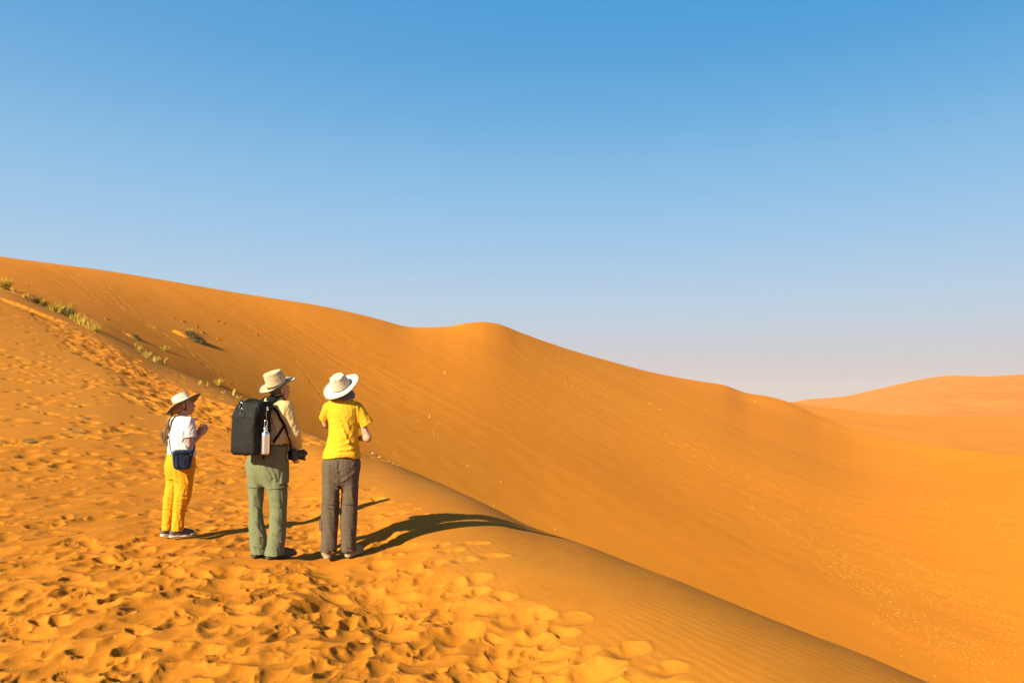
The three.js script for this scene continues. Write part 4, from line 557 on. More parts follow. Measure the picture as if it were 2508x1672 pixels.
// --- the one in the yellow shirt
const teen = stand('person', 'person seen from behind in a bright yellow T-shirt, brown trousers and tilted cream hat', -1.69, -7.5);
{
  const Y = yawOf(12);
  const sh = [.142, 1.44, .0], se = [.232, 1.305, .01], el = [.258, 1.145, .03], wr = [.11, 1.13, -.12], shL = [-.118, 1.44, -.02], seL = [-.142, 1.36, -.11], elL = [-.15, 1.28, -.18], wrL = [-.04, 1.20, -.34];
  const body = join(0.03, loft([[.95, .01, 0, .12, .085], [1.15, .02, 0, .12, .085], [1.3, .02, 0, .122, .085], [1.42, .012, 0, .125, .08], [1.5, .01, 0, .08, .065]], Y), loft([[.78, .005, 0, .14, .1], [.9, .005, 0, .15, .11], [1.0, .008, 0, .13, .09]], Y), cone([.01, 1.47, 0], [.012, 1.58, -.01], .053, .05), cone(sh, el, .040, .033), cone(el, wr, .032, .023), cone(shL, elL, .042, .036), cone(elL, wrL, .035, .024), cone([-.085, .84, 0], [-.09, .45, 0], .07, .05), cone([-.09, .45, 0], [-.1, .07, 0], .047, .033), cone([.09, .84, 0], [.087, .45, 0], .07, .05), cone([.087, .45, 0], [.086, .07, -.005], .047, .033));
  bodyMesh(teen, body, [-.3, .05, -.42], [.36, 1.64, .16], [{ s: .98, fwd: V(.3, .1, -.95), up: V(-.1, 1, .14), at: V(.012, 1.632, -.005), hair: [0.12, 0.07, 0.035] }],
    [{ w: V(...wr), dir: V(-.8, .25, -.4), palm: V(-.1, .9, -.3), side: 1, curl: .9, s: .95 }, { w: V(...wrL), dir: V(.9, .1, .1), palm: V(0, .6, -.6), side: -1, curl: .9, s: .95 }]);
  const T = loft([[.952, .008, 0, .188, .146], [1.0, .01, 0, .176, .138], [1.06, .016, 0, .161, .125], [1.143, .023, 0, .147, .115], [1.27, .024, 0, .140, .108], [1.37, .016, 0, .152, .108], [1.44, .01, 0, .160, .1], [1.49, .006, 0, .140, .083], [1.53, .003, 0, .104, .07], [1.552, .003, 0, .082, .062]], Y, .008);
  const cutAt = (f, a, b) => { const d = V(b[0] - a[0], b[1] - a[1], b[2] - a[2]).normalize(); return (x, y, z) => smax(f(x, y, z), (x - b[0]) * d.x + (y - b[1]) * d.y + (z - b[2]) * d.z, .005); };
  const hollow = (f, g, a, b) => { const d = V(b[0] - a[0], b[1] - a[1], b[2] - a[2]).normalize(); return (x, y, z) => { const t = (x - b[0]) * d.x + (y - b[1]) * d.y + (z - b[2]) * d.z; return Math.max(f(x, y, z), t > -.05 ? -(g(x, y, z)) : -9); }; };
  const end = [se[0] + .02, se[1] - .03, se[2]], endL = [seL[0] - .008, seL[1] - .02, seL[2] - .03];
  const slR = hollow(cutAt(cone(sh, end, .066, .068), sh, end), cone(sh, end, .058, .060), sh, end), slL = hollow(cutAt(cone(shL, endL, .062, .062), shL, endL), cone(shL, endL, .054, .054), shL, endL);
  const folds = [ridgeAlong([-.02, 1.33, .13], [.10, 1.06, .14], .018, .010), ridgeAlong([.02, 1.36, .13], [.14, 1.14, .12], .016, .007), ridgeAlong([-.12, 1.20, .10], [-.06, 1.02, .14], .014, .010), ridgeAlong([-.15, 1.10, .09], [-.11, .99, .13], .013, .009), ridgeAlong([-.05, 1.06, .15], [.09, 1.12, .14], .014, .011), ridgeAlong([-.06, 1.03, .15], [.15, 1.05, .12], .013, .010), ridgeAlong([-.02, 1.0, .15], [.16, 1.0, .12], .014, .009), ridgeAlong([.03, .985, .16], [.18, .97, .1], .012, .007), ridgeAlong([.155, 1.46, .07], [.165, 1.28, .06], .010, .007), ridgeAlong([-.06, 1.50, .10], [-.05, 1.44, .12], .011, .005), ridgeAlong([-.1, 1.3, .1], [-.02, 1.1, .14], .014, .006), ridgeAlong([.2, 1.40, .06], [.24, 1.30, .06], .011, .006)];
  const hem = (x, y, z) => y - (.958 + .012 * Math.sin(x * 14 + 1) - .03 * sstep(.05, .2, x) );
  const shirtF = (x, y, z) => { let d = smin(T(x, y, z), slR(x, y, z), .02); d = smin(d, slL(x, y, z), .02); for (const f of folds) d -= 1.35 * f(x, y, z); d -= .004 * crinkle(x, y, z, 7, 4, 12) * sstep(1.5, 1.3, y) + .003 * crinkle(x, y, z, 22, 14, 31); return Math.max(d, -(hem(x, y, z))); };
  const shirt = part('t_shirt', nets(shirtF, [-.28, .93, -.26], [.36, 1.57, .22], .0075), M.shirtYellow, teen);
  part('neckband', nets((x, y, z) => { const h = Math.hypot(x - .003, z * 1.28); return Math.max(Math.abs(h - .084) - .007, Math.abs(y - 1.548) - .012); }, [-.11, 1.52, -.1], [.12, 1.575, .1], .005), M.shirtYellow, shirt);
  const d = V(end[0] - sh[0], end[1] - sh[1], end[2] - sh[2]).normalize(), cuff = cone(sh, end, .066, .068);
  part('sleeve_hem', nets((x, y, z) => { const t = (x - end[0]) * d.x + (y - end[1]) * d.y + (z - end[2]) * d.z; return Math.max(Math.abs(cuff(x, y, z) - .0) - .004, t - .001, -t - .016); }, [end[0] - .1, end[1] - .1, end[2] - .1], [end[0] + .1, end[1] + .1, end[2] + .1], .005), M.shirtYellow, shirt);
  const hips = loft([[1.0, .007, 0, .168, .118], [.93, .007, 0, .174, .128], [.87, .006, 0, .174, .13], [.78, .005, 0, .150, .115], [.68, .005, 0, .09, .08]], Y, .03);
  const LL = loft([[.9, -.08, 0, .088, .10], [.75, -.085, 0, .086, .095], [.627, -.086, 0, .082, .09], [.517, -.089, 0, .081, .086], [.37, -.093, 0, .083, .084], [.2, -.096, 0, .078, .08], [.1, -.099, 0, .076, .08], [.055, -.1, .0, .074, .08]], 0, .006);
  const RL = loft([[.9, .09, 0, .09, .10], [.75, .092, 0, .085, .095], [.627, .092, 0, .08, .09], [.517, .09, 0, .079, .086], [.37, .087, 0, .079, .082], [.2, .085, 0, .073, .078], [.1, .085, -.005, .071, .078], [.055, .086, -.01, .07, .08]], 0, .006);
  const pf = [ridgeAlong([-.12, .9, .12], [-.03, .83, .12], .012, .009), ridgeAlong([-.13, .86, .12], [-.05, .79, .11], .011, .008), ridgeAlong([.02, .8, .11], [.12, .9, .11], .012, .008), ridgeAlong([.03, .74, .11], [.13, .82, .10], .012, .008), ridgeAlong([-.11, .74, .1], [-.02, .66, .09], .012, .006), ridgeAlong([-.14, .50, .09], [-.04, .47, .09], .010, .005)];
  const trF = (x, y, z) => { let q = smin(LL(x, y, z), RL(x, y, z), .010); q = smin(q, hips(x, y, z), .05); for (const f of pf) q -= 2.1 * f(x, y, z); const a = sstep(.2, .07, y); return q - .011 * a * crinkle(x, y + .3 * x, z, 7, 30, 17) - .008 * noise3(x * 16 + y * 3, y * 4, z * 16 + 4) - .004 * noise3(x * 28, y * 12 + x * 20, z * 28) - .0025 * crinkle(x, y, z, 18, 26, 21); };
  const tr = part('trousers', nets(trF, [-.23, .03, -.2], [.24, 1.01, .18], .0075), M.pantsTaupe, teen);
  for (const [f, ys, b] of [[LL, .517, [[-.2, .49, -.13], [.0, .545, .13]]], [RL, .512, [[.0, .485, -.13], [.2, .54, .13]]]]) part('zip_seam', nets((x, y, z) => smax(f(x, y, z) - .009, Math.abs(y - ys) - .006, .005), ...b, .005), M.pantsTaupeSeam, tr);
  for (const [cx, s] of [[-.075, -1], [.085, 1]]) part('back_pocket', nets((x, y, z) => smax(hips(x, y, z) - .007, Math.max(Math.abs(x - cx) - .05, Math.abs(y - .9) - .045, -z), .008), [cx - .08, .83, 0], [cx + .08, .97, .2], .006), M.pantsTaupe, tr);
  part('leg_pocket', nets((x, y, z) => smax(LL(x, y, z) - .02, Math.max(Math.abs(y - .31) - .055, Math.abs(z) - .05, x + .1), .012), [-.23, .23, -.1], [-.06, .4, .1], .006), M.pantsTaupe, tr);
  shoe(teen, [-.108, 0, .075], [-.04, -1], { len: .28, side: -1, high: .095, sole: .016, mat: M.shoeTan, soleMat: M.soleTan });
  shoe(teen, [.072, 0, .045], [.5, -.86], { len: .28, side: 1, high: .095, sole: .016, mat: M.shoeTan, soleMat: M.soleTan });
  const sc = (x, y, z) => { const a = Math.atan2(z, x - .015), h = Math.hypot(x - .015, z * 1.05), yy = y - 1.555 - .014 * Math.cos(a) - .008 * Math.sin(3 * a); return Math.hypot((h - .078 - .012 * Math.cos(a)) / 1.0, yy / 1.35) - .026 - .006 * Math.sin(yy * 210 + 2.5 * a) - .004 * noise3(x * 30, y * 30, z * 30); };
  part('scarf', nets(sc, [-.13, 1.49, -.14], [.17, 1.63, .14], .0055), M.scarf, teen);
  sunHat(teen, { cw: .091, cl: .102, ch: .136, top: .74, dent: .003, slope: -.05, pinch: .10, crumple: .017, seed: 12, bw: .178, bl: .192, sideUp: .018, frontUp: .0, backUp: -.004, binding: .006, bandH: .009, crownMat: M.hatPale, brimMat: M.brimPale, liningMat: M.brimGreen, trimMat: M.trimOlive, bandMat: M.bandBrown, eyelets: [[1.5, .062], [2.1, .06], [-1.5, .062], [-2.1, .06]], fwd: V(.46, .42, -.78), up: V(-.41, .77, .47), at: V(.0, 1.655, .005) });
}

// --- the girl
const girl = stand('person', 'smaller person with ponytail, white T-shirt and yellow trousers, facing right with raised hands', -3.72, -8.55);
{
  const Y = yawOf(55);
  const sh = [.075, 1.265, .108], se = [.086, 1.11, .125], el = [.07, .995, .122], wr = [.198, 1.112, .0], shL = [-.08, 1.265, -.11], seL = [-.05, 1.12, -.17], elL = [-.02, 1.03, -.2], wrL = [.158, 1.118, -.11];
  const body = join(0.025, loft([[.85, -.0, 0, .11, .085], [1.0, -.005, 0, .11, .085], [1.15, -.008, 0, .12, .085], [1.25, -.003, 0, .125, .075], [1.31, -.008, 0, .06, .05]], Y), loft([[.68, 0, 0, .125, .115], [.8, 0, 0, .14, .125], [.92, 0, 0, .115, .095]], Y), cone([-.012, 1.3, 0], [.008, 1.4, 0], .045, .042), cone(sh, el, .038, .033), cone(el, wr, .031, .021), cone(shL, elL, .038, .032), cone(elL, wrL, .031, .021), cone([.03, .72, .06], [.025, .42, .06], .07, .046), cone([.025, .42, .06], [-.018, .05, .057], .043, .028), cone([-.06, .72, -.06], [-.085, .42, -.06], .07, .046), cone([-.085, .42, -.06], [-.122, .05, -.06], .043, .028));
  bodyMesh(girl, body, [-.25, .03, -.3], [.3, 1.42, .22], [{ s: .93, fwd: V(.99, .10, .02), up: V(-.14, 1, -.04), at: V(.022, 1.452, .0), hair: [0.07, 0.04, 0.02] }],
    [{ w: V(...wr), dir: V(.55, .82, -.1), palm: V(-.5, .2, -.8), side: 1, curl: .75, s: .92 }, { w: V(...wrL), dir: V(.62, .78, .0), palm: V(-.3, .3, .9), side: -1, curl: .25, s: .92, spread: 1.6 }]);
  const T = loft([[.885, .005, 0, .172, .134], [.93, .004, 0, .170, .132], [1.0, .0, 0, .165, .128], [1.135, -.012, 0, .162, .118], [1.22, -.002, 0, .165, .098], [1.27, -.002, 0, .155, .085], [1.305, -.006, 0, .12, .07], [1.335, -.010, 0, .062, .052]], Y, .007);
  const end = [se[0] + .002, se[1] - .012, se[2]], dR = V(end[0] - sh[0], end[1] - sh[1], end[2] - sh[2]).normalize(), dL = V(seL[0] - shL[0], seL[1] - shL[1], seL[2] - shL[2]).normalize();
  const slR0 = cone(sh, end, .058, .060), slR1 = cone(sh, end, .05, .053), slL0 = cone(shL, seL, .056, .056);
  const slR = (x, y, z) => { const t = (x - end[0]) * dR.x + (y - end[1]) * dR.y + (z - end[2]) * dR.z; return Math.max(slR0(x, y, z), t, t > -.03 ? -slR1(x, y, z) : -9); }, slL = (x, y, z) => Math.max(slL0(x, y, z), (x - seL[0]) * dL.x + (y - seL[1]) * dL.y + (z - seL[2]) * dL.z);
  const folds = [ridgeAlong([.02, 1.24, .15], [.0, 1.06, .16], .013, .008), ridgeAlong([-.06, 1.2, .12], [-.03, .98, .15], .015, .008), ridgeAlong([-.11, 1.1, .06], [-.08, .93, .1], .014, .008), ridgeAlong([.03, 1.02, .17], [.08, .93, .15], .012, .009), ridgeAlong([-.04, .96, .16], [.03, .93, .17], .012, .007), ridgeAlong([.06, 1.22, .17], [.065, 1.13, .18], .010, .005)];
  const shirtF = (x, y, z) => { let d = smin(T(x, y, z), slR(x, y, z), .018); d = smin(d, slL(x, y, z), .018); for (const f of folds) d -= f(x, y, z); return d - .004 * crinkle(x, y, z, 12, 7, 6) - .003 * crinkle(x, y, z, 25, 17, 61); };
  const shirt = part('t_shirt', nets(shirtF, [-.22, .86, -.27], [.24, 1.36, .23], .007), M.shirtWhite, girl);
  part('neckband', nets((x, y, z) => { const h = Math.hypot(x + .009, z); return Math.max(Math.abs(h - .059) - .006, Math.abs(y - 1.332) - .009); }, [-.09, 1.3, -.09], [.08, 1.36, .09], .0045), M.shirtWhite, shirt);
  const hips = loft([[.93, 0, 0, .150, .125], [.86, -.003, 0, .160, .143], [.78, -.006, 0, .162, .155], [.7, -.006, 0, .145, .14], [.64, -.006, 0, .12, .12]], Y, .01);
  const RL = loft([[.76, .03, .06, .108, .10], [.66, .034, .06, .102, .095], [.575, .036, .06, .096, .09], [.43, .024, .06, .084, .08], [.33, .006, .058, .072, .07], [.24, -.009, .056, .063, .065], [.085, -.014, .056, .061, .064], [.07, -.014, .056, .061, .064]], 0, .006);
  const LL = loft([[.76, -.06, -.06, .098, .095], [.66, -.064, -.06, .09, .09], [.575, -.066, -.06, .083, .085], [.43, -.088, -.06, .076, .076], [.33, -.102, -.06, .066, .068], [.24, -.112, -.06, .059, .063], [.075, -.120, -.06, .054, .06], [.065, -.12, -.06, .054, .06]], 0, .006);
  const pf = [ridgeAlong([-.1, .84, .12], [-.05, .72, .14], .013, .008), ridgeAlong([-.13, .8, .09], [-.1, .7, .09], .012, .008), ridgeAlong([.03, .74, .16], [.09, .60, .15], .015, .009), ridgeAlong([.0, .62, .15], [.10, .54, .14], .012, .006), ridgeAlong([-.04, .45, .13], [.07, .47, .13], .010, .006), ridgeAlong([-.04, .41, .13], [.07, .42, .13], .009, .006), ridgeAlong([-.06, .37, .12], [.05, .38, .12], .009, .006), ridgeAlong([.0, .32, .12], [.03, .12, .11], .010, .007)];
  const trF = (x, y, z) => { let q = smin(LL(x, y, z), RL(x, y, z), .010); q = smin(q, hips(x, y, z), .04); for (const f of pf) q -= f(x, y, z); const k = sstep(.55, .42, y) * sstep(.15, .3, y); return q - .006 * k * crinkle(x, y + .25 * x, z, 5, 34, 7) - .0035 * crinkle(x, y, z, 26, 5, 9) - .003 * crinkle(x, y, z, 12, 16, 14); };
  const tr = part('trousers', nets(trF, [-.22, .05, -.2], [.2, .95, .24], .007), M.pantsYellow, girl);
  shoe(girl, [-.098, 0, .06], [.97, -.22], { len: .268, side: 1, high: .085, sole: .013, mat: M.sneaker, soleMat: M.soleWhite, laces: true, laceMat: M.blackStrap });
  shoe(girl, [-.188, 0, -.055], [.97, -.22], { len: .268, side: -1, high: .085, sole: .013, mat: M.sneaker, soleMat: M.soleWhite, laces: true, laceMat: M.blackStrap });
  // hair: cap at the back of the head and a long wind-blown ponytail
  const R = rng(19), gs = [nets(join(.02, ell([-.032, 1.448, .0], [.073, .085, .078]), ell([-.072, 1.40, .0], [.045, .05, .05])), [-.15, 1.32, -.1], [.06, 1.55, .1], .006)];
  for (let i = 0; i < 90; i++) { const a = R() * 6.28, q = Math.sqrt(R()), e = R(), sp = .5 + R(), lx = -.19 - .045 * R() + .06 * (1 - e), ly = 1.03 + .11 * e - .05 * R(); const p = [V(-.07, 1.40 + .02 * q * Math.sin(a), .0 + .03 * q * Math.cos(a)), V(-.105 + .012 * q * Math.cos(a), 1.345 + .012 * q * Math.sin(a), .03 * q * Math.cos(a)), V(-.125 - .02 * sp * q, 1.27 + .02 * R(), .04 * q * Math.cos(a)), V(-.16 + .05 * (R() - .5), 1.17 + .03 * (R() - .5), .05 * (R() - .5)), V(lx + .03 * (R() - .5), ly + .03, .05 * (R() - .5)), V(lx + .04 * (R() - .2), ly - .03 * R(), .06 * (R() - .5))]; gs.push(tube(p, (t) => .0045 * (1 - t * .6) * (0.7 + .4 * Math.sin(t * 3)), 5, 18)); }
  for (const g of gs) g.deleteAttribute('color');
  part('hair', mergeGeometries(gs), M.hairBrown, girl);
  const hat = sunHat(girl, { cw: .083, cl: .098, ch: .125, top: .85, dent: .008, slope: -.02, pinch: .05, crumple: .006, seed: 27, bw: .182, bl: .206, sideUp: -.006, frontUp: .012, backUp: -.012, binding: .0032, bandH: .01, crownMat: M.hatCream, brimMat: M.hatCream, liningMat: M.brimGreen, trimMat: M.trimOlive, bandMat: M.hatCream, eyelets: [[1.9, .06], [2.45, .055], [-1.9, .06], [1.3, .06]], fwd: V(.87, .48, -.05), up: V(-.47, .845, -.24), at: V(.008, 1.468, .0) });
  const cordPts = [V(.0, 1.42, .082), V(.03, 1.37, .085), V(.065, 1.33, .07), V(.088, 1.305, .04), V(.095, 1.31, 0), V(.09, 1.35, -.05), V(.06, 1.42, -.08)]; const inv = hat.matrix; hat.updateMatrix(); const m4 = hat.matrix.clone().invert(); part('chin_cord', tube(cordPts.map((p) => p.applyMatrix4(m4)), .0028, 6, 40), M.cord, hat);
  const tog = new THREE.CapsuleGeometry(.006, .010, 4, 8); tog.translate(.09, 1.302, .035); tog.applyMatrix4(m4); part('cord_toggle', tog, M.blackPlastic, hat);
  // shoulder bag
  const bag = besides(girl, 'shoulder_bag', 'small navy shoulder bag hanging at the hip of the person in the white T-shirt', 'bag');
  const B = V(.012, .862, .196), qb = new THREE.Quaternion().setFromEuler(new THREE.Euler(0, .22, -.03));
  const bagF = (a, b, c) => { const w = lerp(.082, .104, sstep(-.105, .07, b)), rr = .03, top = b > 0 ? .03 : 0, qx = Math.abs(a) - w + rr, qy = Math.abs(b + .03 * (a * a) / .01 * .12) - .104 + rr, qz = Math.abs(c) - .036 + .02; return Math.hypot(Math.max(qx, 0), Math.max(qy, 0)) + Math.min(Math.max(qx, qy), 0) - rr < -9 ? 9 : smax(Math.hypot(Math.max(qx, 0), Math.max(qy, 0)) + Math.min(Math.max(qx, qy), 0) - rr, qz - .02 - .006 * Math.cos(clamp(a / w, -1, 1) * 1.5), .022) - .002 * crinkle(a, b, c, 14, 14, 3); };
  const bg = nets(bagF, [-.13, -.13, -.08], [.13, .13, .08], .006); const bb = part('bag_body', bg, M.navy, bag); bb.quaternion.copy(qb); bb.position.copy(B);
  const rib = (name, pts, w, t, mat) => { const q = pts.map((p) => onto(bagF, ...p, .001)); part(name, ribbon(q, q.map((p) => grad(bagF, p.x, p.y, p.z)), w, t), mat, bb); };
  rib('zip', [[-.10, .062, .05], [-.05, .068, .07], [0, .07, .07], [.05, .068, .07], [.10, .062, .05]], .012, .004, M.navyTrim);
  rib('pocket_seam', [[-.06, .05, .07], [-.058, 0, .07], [-.05, -.09, .06]], .004, .003, M.navyTrim); rib('pocket_seam', [[.06, .05, .07], [.058, 0, .07], [.05, -.09, .06]], .004, .003, M.navyTrim);
  rib('edge_piping', [[-.12, .06, .045], [-.11, -.02, .05], [-.085, -.12, .045], [0, -.13, .045], [.085, -.12, .045], [.11, -.02, .05], [.12, .06, .045]], .006, .004, M.navyTrim);
  { const g = new THREE.BoxGeometry(.02, .005, .006); g.rotateZ(.6); const t = part('zip_pull', g, M.silver, bb); t.position.set(.075, .052, .052); }
  const cl = (x, y, z) => Math.min(shirtF(x, y, z), trF(x, y, z)), back = [[-.03, 1.31, -.06], [-.09, 1.27, -.02], [-.13, 1.2, .03], [-.14, 1.1, .06], [-.13, 1.0, .08], [-.115, .94, .1]].map((p) => onto(cl, ...p, .003)); const bx = V(-.088, .925, .17); const bp = back.concat([V(-.1, .935, .15), bx]);
  part('strap', ribbon(bp, bp.map((p, i) => i < 6 ? grad(cl, p.x, p.y, p.z) : V(-.4, 0, 1)), .02, .004, 70), M.strapGreen, bag);
  const fr = [[-.02, 1.31, -.06], [.06, 1.26, -.05], [.11, 1.15, .0], [.135, 1.05, .06], [.125, .97, .11]].map((p) => onto(cl, ...p, .003)); const fp = fr.concat([V(.115, .93, .165)]);
  part('strap', ribbon(fp, fp.map((p, i) => i < 5 ? grad(cl, p.x, p.y, p.z) : V(.4, 0, 1)), .022, .004, 60), M.navyTrim, bag);
  for (const [x, y, z] of [[-.097, .915, .172], [.112, .918, .172]]) { const g = new THREE.TorusGeometry(.010, .0028, 6, 16); g.translate(x, y, z); part('strap_ring', g, M.blackPlastic, bag); }
  { const p = back[3], g = new RoundedBoxGeometry(.028, .022, .012, 2, .003); g.translate(p.x, p.y, p.z + .004); part('strap_slider', g, M.blackPlastic, bag); }
}

// ---------------------------------------------------------------- grass, scrub and the far figures
console.log('plants');
const grassMat = {
  green: new THREE.MeshPhysicalMaterial({ color: rgb(0.40, 0.275, 0.03), roughness: 0.8, specularIntensity: 0.3, side: THREE.DoubleSide }),
  straw: new THREE.MeshPhysicalMaterial({ color: rgb(0.50, 0.31, 0.055), roughness: 0.8, specularIntensity: 0.3, side: THREE.DoubleSide }),
  brown: new THREE.MeshPhysicalMaterial({ color: rgb(0.17, 0.095, 0.03), roughness: 0.9, specularIntensity: 0.2, side: THREE.DoubleSide }),
  dark: new THREE.MeshPhysicalMaterial({ color: rgb(0.13, 0.085, 0.027), roughness: 0.9, specularIntensity: 0.2, side: THREE.DoubleSide })
};
function blades(R, n, H, W, lean, wide, root = false) {
  const pos = [], idx = [];
  for (let i = 0; i < n; i++) {
    const a = R() * 6.283, q = Math.sqrt(R()), bx = W * 0.32 * q * Math.cos(a), bz = W * 0.32 * q * Math.sin(a), h = H * (0.45 + 0.6 * R()) * (1 - 0.35 * q), ln = (0.25 + 0.6 * R()) * W * 0.5, dx = Math.cos(a) * ln * (0.4 + q) + lean * h, dz = Math.sin(a) * ln * (0.4 + q), w = wide * (0.6 + 0.8 * R()), t = R() * 3.14, wx = Math.cos(t) * w, wz = Math.sin(t) * w, o = pos.length / 3;
    for (const [s, f] of [[0, 1], [0.4, 0.9], [0.75, 0.6], [1, 0.1]]) { const c = s * s; pos.push(bx + dx * c - wx * f, h * (s - 0.12 * c) - 0.04, bz + dz * c - wz * f, bx + dx * c + wx * f, h * (s - 0.12 * c) - 0.04, bz + dz * c + wz * f); }
    for (let k = 0; k < 3; k++) idx.push(o + k * 2, o + k * 2 + 1, o + k * 2 + 2, o + k * 2 + 1, o + k * 2 + 3, o + k * 2 + 2);
  }
  if (root) { const o = pos.length / 3, K = 10; pos.push(0, 0.12 * H, 0); for (let k = 0; k < K; k++) pos.push(Math.cos(k / K * 6.283) * W * 0.36, -0.08, Math.sin(k / K * 6.283) * W * 0.36); for (let k = 0; k < K; k++) idx.push(o, o + 1 + (k + 1) % K, o + 1 + k); }
  const g = new THREE.BufferGeometry(); g.setAttribute('position', new THREE.Float32BufferAttribute(pos, 3)); g.setIndex(idx); g.computeVertexNormals(); return g;
}
const GR = rng(77), ORD = ['first', 'second', 'third', 'fourth', 'fifth', 'sixth', 'seventh', 'eighth', 'ninth', 'tenth', 'eleventh', 'twelfth', 'thirteenth']; let ordN = 0; const nth = () => ORD[ordN++];
function tuft(u, v, hp, wp, kind, label, group, n, from) {
  const p = hit(u, v, from), s = Math.hypot(p.x, p.z) / FPX, H = hp * s * 1.25, W = wp * s, m = new THREE.Mesh(blades(GR, n ?? clamp(Math.round(wp * 5), 16, 150), H, W, 0.12, Math.max(0.006, s * 0.42), true), grassMat[kind]);
  m.name = numbered('grass_tuft'); m.userData = { label, category: 'grass' }; if (group) m.userData.group = group; m.position.copy(p); scene.add(m); return m;
}
function scrub(u, v, hp, wp, label, group, kind = 'dark', name = 'low_scrub') {
  const p = hit(u, v), s = Math.hypot(p.x, p.z) / FPX, H = hp * s, W = wp * s, o = thing(name, label, 'shrub', group); o.position.copy(p);
  const far = Math.hypot(p.x, p.z), Yat = (x, z) => { const az = Math.atan2(x, -z), r = Math.hypot(x, z); return far < rim.r(Math.atan2(p.x, -p.z)) ? nearBase(az, r) : bigY(az, r, false); }, e = Math.max(0.3, W * 0.5);
  o.quaternion.setFromUnitVectors(V(0, 1, 0), V((Yat(p.x - e, p.z) - Yat(p.x + e, p.z)) / (2 * e), 1, (Yat(p.x, p.z - e) - Yat(p.x, p.z + e)) / (2 * e)).normalize());
  const g1 = [], n = clamp(Math.round(wp * 1.6), 6, 90);
  for (let i = 0; i < n; i++) { const a = GR() * 6.283, q = Math.sqrt(GR()), g = blades(GR, 9, H * 0.62 * (1.15 - q * 0.6), W * 0.2, 0, Math.max(0.008, s * 0.5), true); g.translate(Math.cos(a) * q * W * 0.46, H * 0.38 * (1 - q * q), Math.sin(a) * q * W * 0.34); g1.push(g); }
  { const d = new THREE.SphereGeometry(1, 14, 5, 0, 6.2832, 0, 1.57); d.deleteAttribute('uv'); d.scale(W * 0.5, H * 0.36, W * 0.36); g1.push(d); }
  part('twigs', mergeGeometries(g1), grassMat[kind], o);
  const md = new THREE.SphereGeometry(1, 24, 14); const P = md.attributes.position; for (let i = 0; i < P.count; i++) { const k = 1 + 0.18 * noise3(P.getX(i) * 2.2 + u, P.getY(i) * 2, P.getZ(i) * 2.2); P.setXYZ(i, P.getX(i) * k * W * 0.55 - 0.16 * W, P.getY(i) * k * H * 0.3, P.getZ(i) * k * W * 0.36); } md.computeVertexNormals();
  part('sand_mound', md, moundMat, o); return o;
}
const moundMat = new THREE.MeshPhysicalMaterial({ color: rgb(...SAND), roughness: 1, specularIntensity: 0.1 });
tuft(8, 707, 30, 30, 'green', 'tall yellow-green grass tuft at the left picture edge, highest on the ridge');
tuft(33, 716, 13, 14, 'straw', 'thin straw tuft just right of the highest grass on the ridge', null, 26);
ordN = 0; for (const [u, v, h, w, k] of [[60, 729, 12, 12, 'green'], [82, 740, 17, 28, 'dark'], [96, 745, 15, 22, 'green'], [110, 752, 15, 24, 'dark']].sort((a, b) => a[0] - b[0])) tuft(u, v, h, w, k, `${nth()} low grass hummock from the left between picture edge and big grass clump`, 'dark grass hummocks on the ridge');
ordN = 0; for (const [u, v, h, w, k] of [[128, 760, 20, 26, 'green'], [143, 764, 26, 28, 'green'], [157, 769, 32, 34, 'green'], [170, 777, 30, 26, 'dark'], [184, 787, 24, 28, 'green'], [203, 797, 24, 32, 'straw'], [222, 808, 24, 28, 'straw'], [232, 812, 16, 18, 'green']].sort((a, b) => a[0] - b[0])) tuft(u, v, h, w, k, `${nth()} bushy tuft from the left in the big grass clump on the ridge`, 'tufts of the big grass clump', 130);
ordN = 0; for (const [u, v, h, w] of [[339, 862, 19, 14], [356, 873, 18, 24], [378, 885, 19, 20], [404, 890, 17, 6]].sort((a, b) => a[0] - b[0])) tuft(u, v, h, w, 'straw', `${nth()} pale straw tuft from the left in the short row on the ridge`, 'row of straw tufts', 70);
tuft(332, 848, 11, 9, 'green', 'tiny green tuft above the row of straw tufts', null, 30);
tuft(401, 857, 14, 20, 'green', 'lone green grass tuft with a long shadow below the scrub mound', null, 60);
tuft(533, 942, 18, 24, 'green', 'fresh green tuft on the slope left of the backpack', null, 80);
ordN = 0; for (const [u, v, h, w] of [[487, 941, 15, 16], [507, 945, 15, 7], [545, 962, 9, 12], [571, 968, 24, 8], [580, 973, 14, 24], [600, 982, 9, 10]].sort((a, b) => a[0] - b[0])) tuft(u, v, h, w, 'straw', `${nth()} straw stalks from the left on the ridge between girl and backpack`, 'straw stalks by the backpack', 20);
scrub(470, 830, 25, 66, 'largest dark scrub mound on the slope of the great dune');
tuft(466, 812, 12, 18, 'green', 'green grass growing on top of the largest scrub mound', null, 50);
tuft(492, 842, 10, 12, 'straw', 'straw tuft at the foot of the largest scrub mound', null, 30);
scrub(330, 828, 11, 30, 'second dark scrub mound, left of the largest one');
ordN = 0; for (const [u, v, h, w] of [[308, 817, 5, 10], [425, 779, 4, 8], [449, 788, 5, 10], [483, 801, 5, 9], [497, 816, 6, 11], [533, 786, 5, 10], [547, 792, 4, 9], [630, 820, 5, 9], [535, 831, 6, 10], [68, 699, 4, 6], [262, 782, 5, 12], [210, 771, 5, 10]].sort((a, b) => a[0] - b[0])) scrub(u, v, h, w, `${nth()} from the left of the tiny scrub specks on the great dune`, 'scrub specks on the great dune');
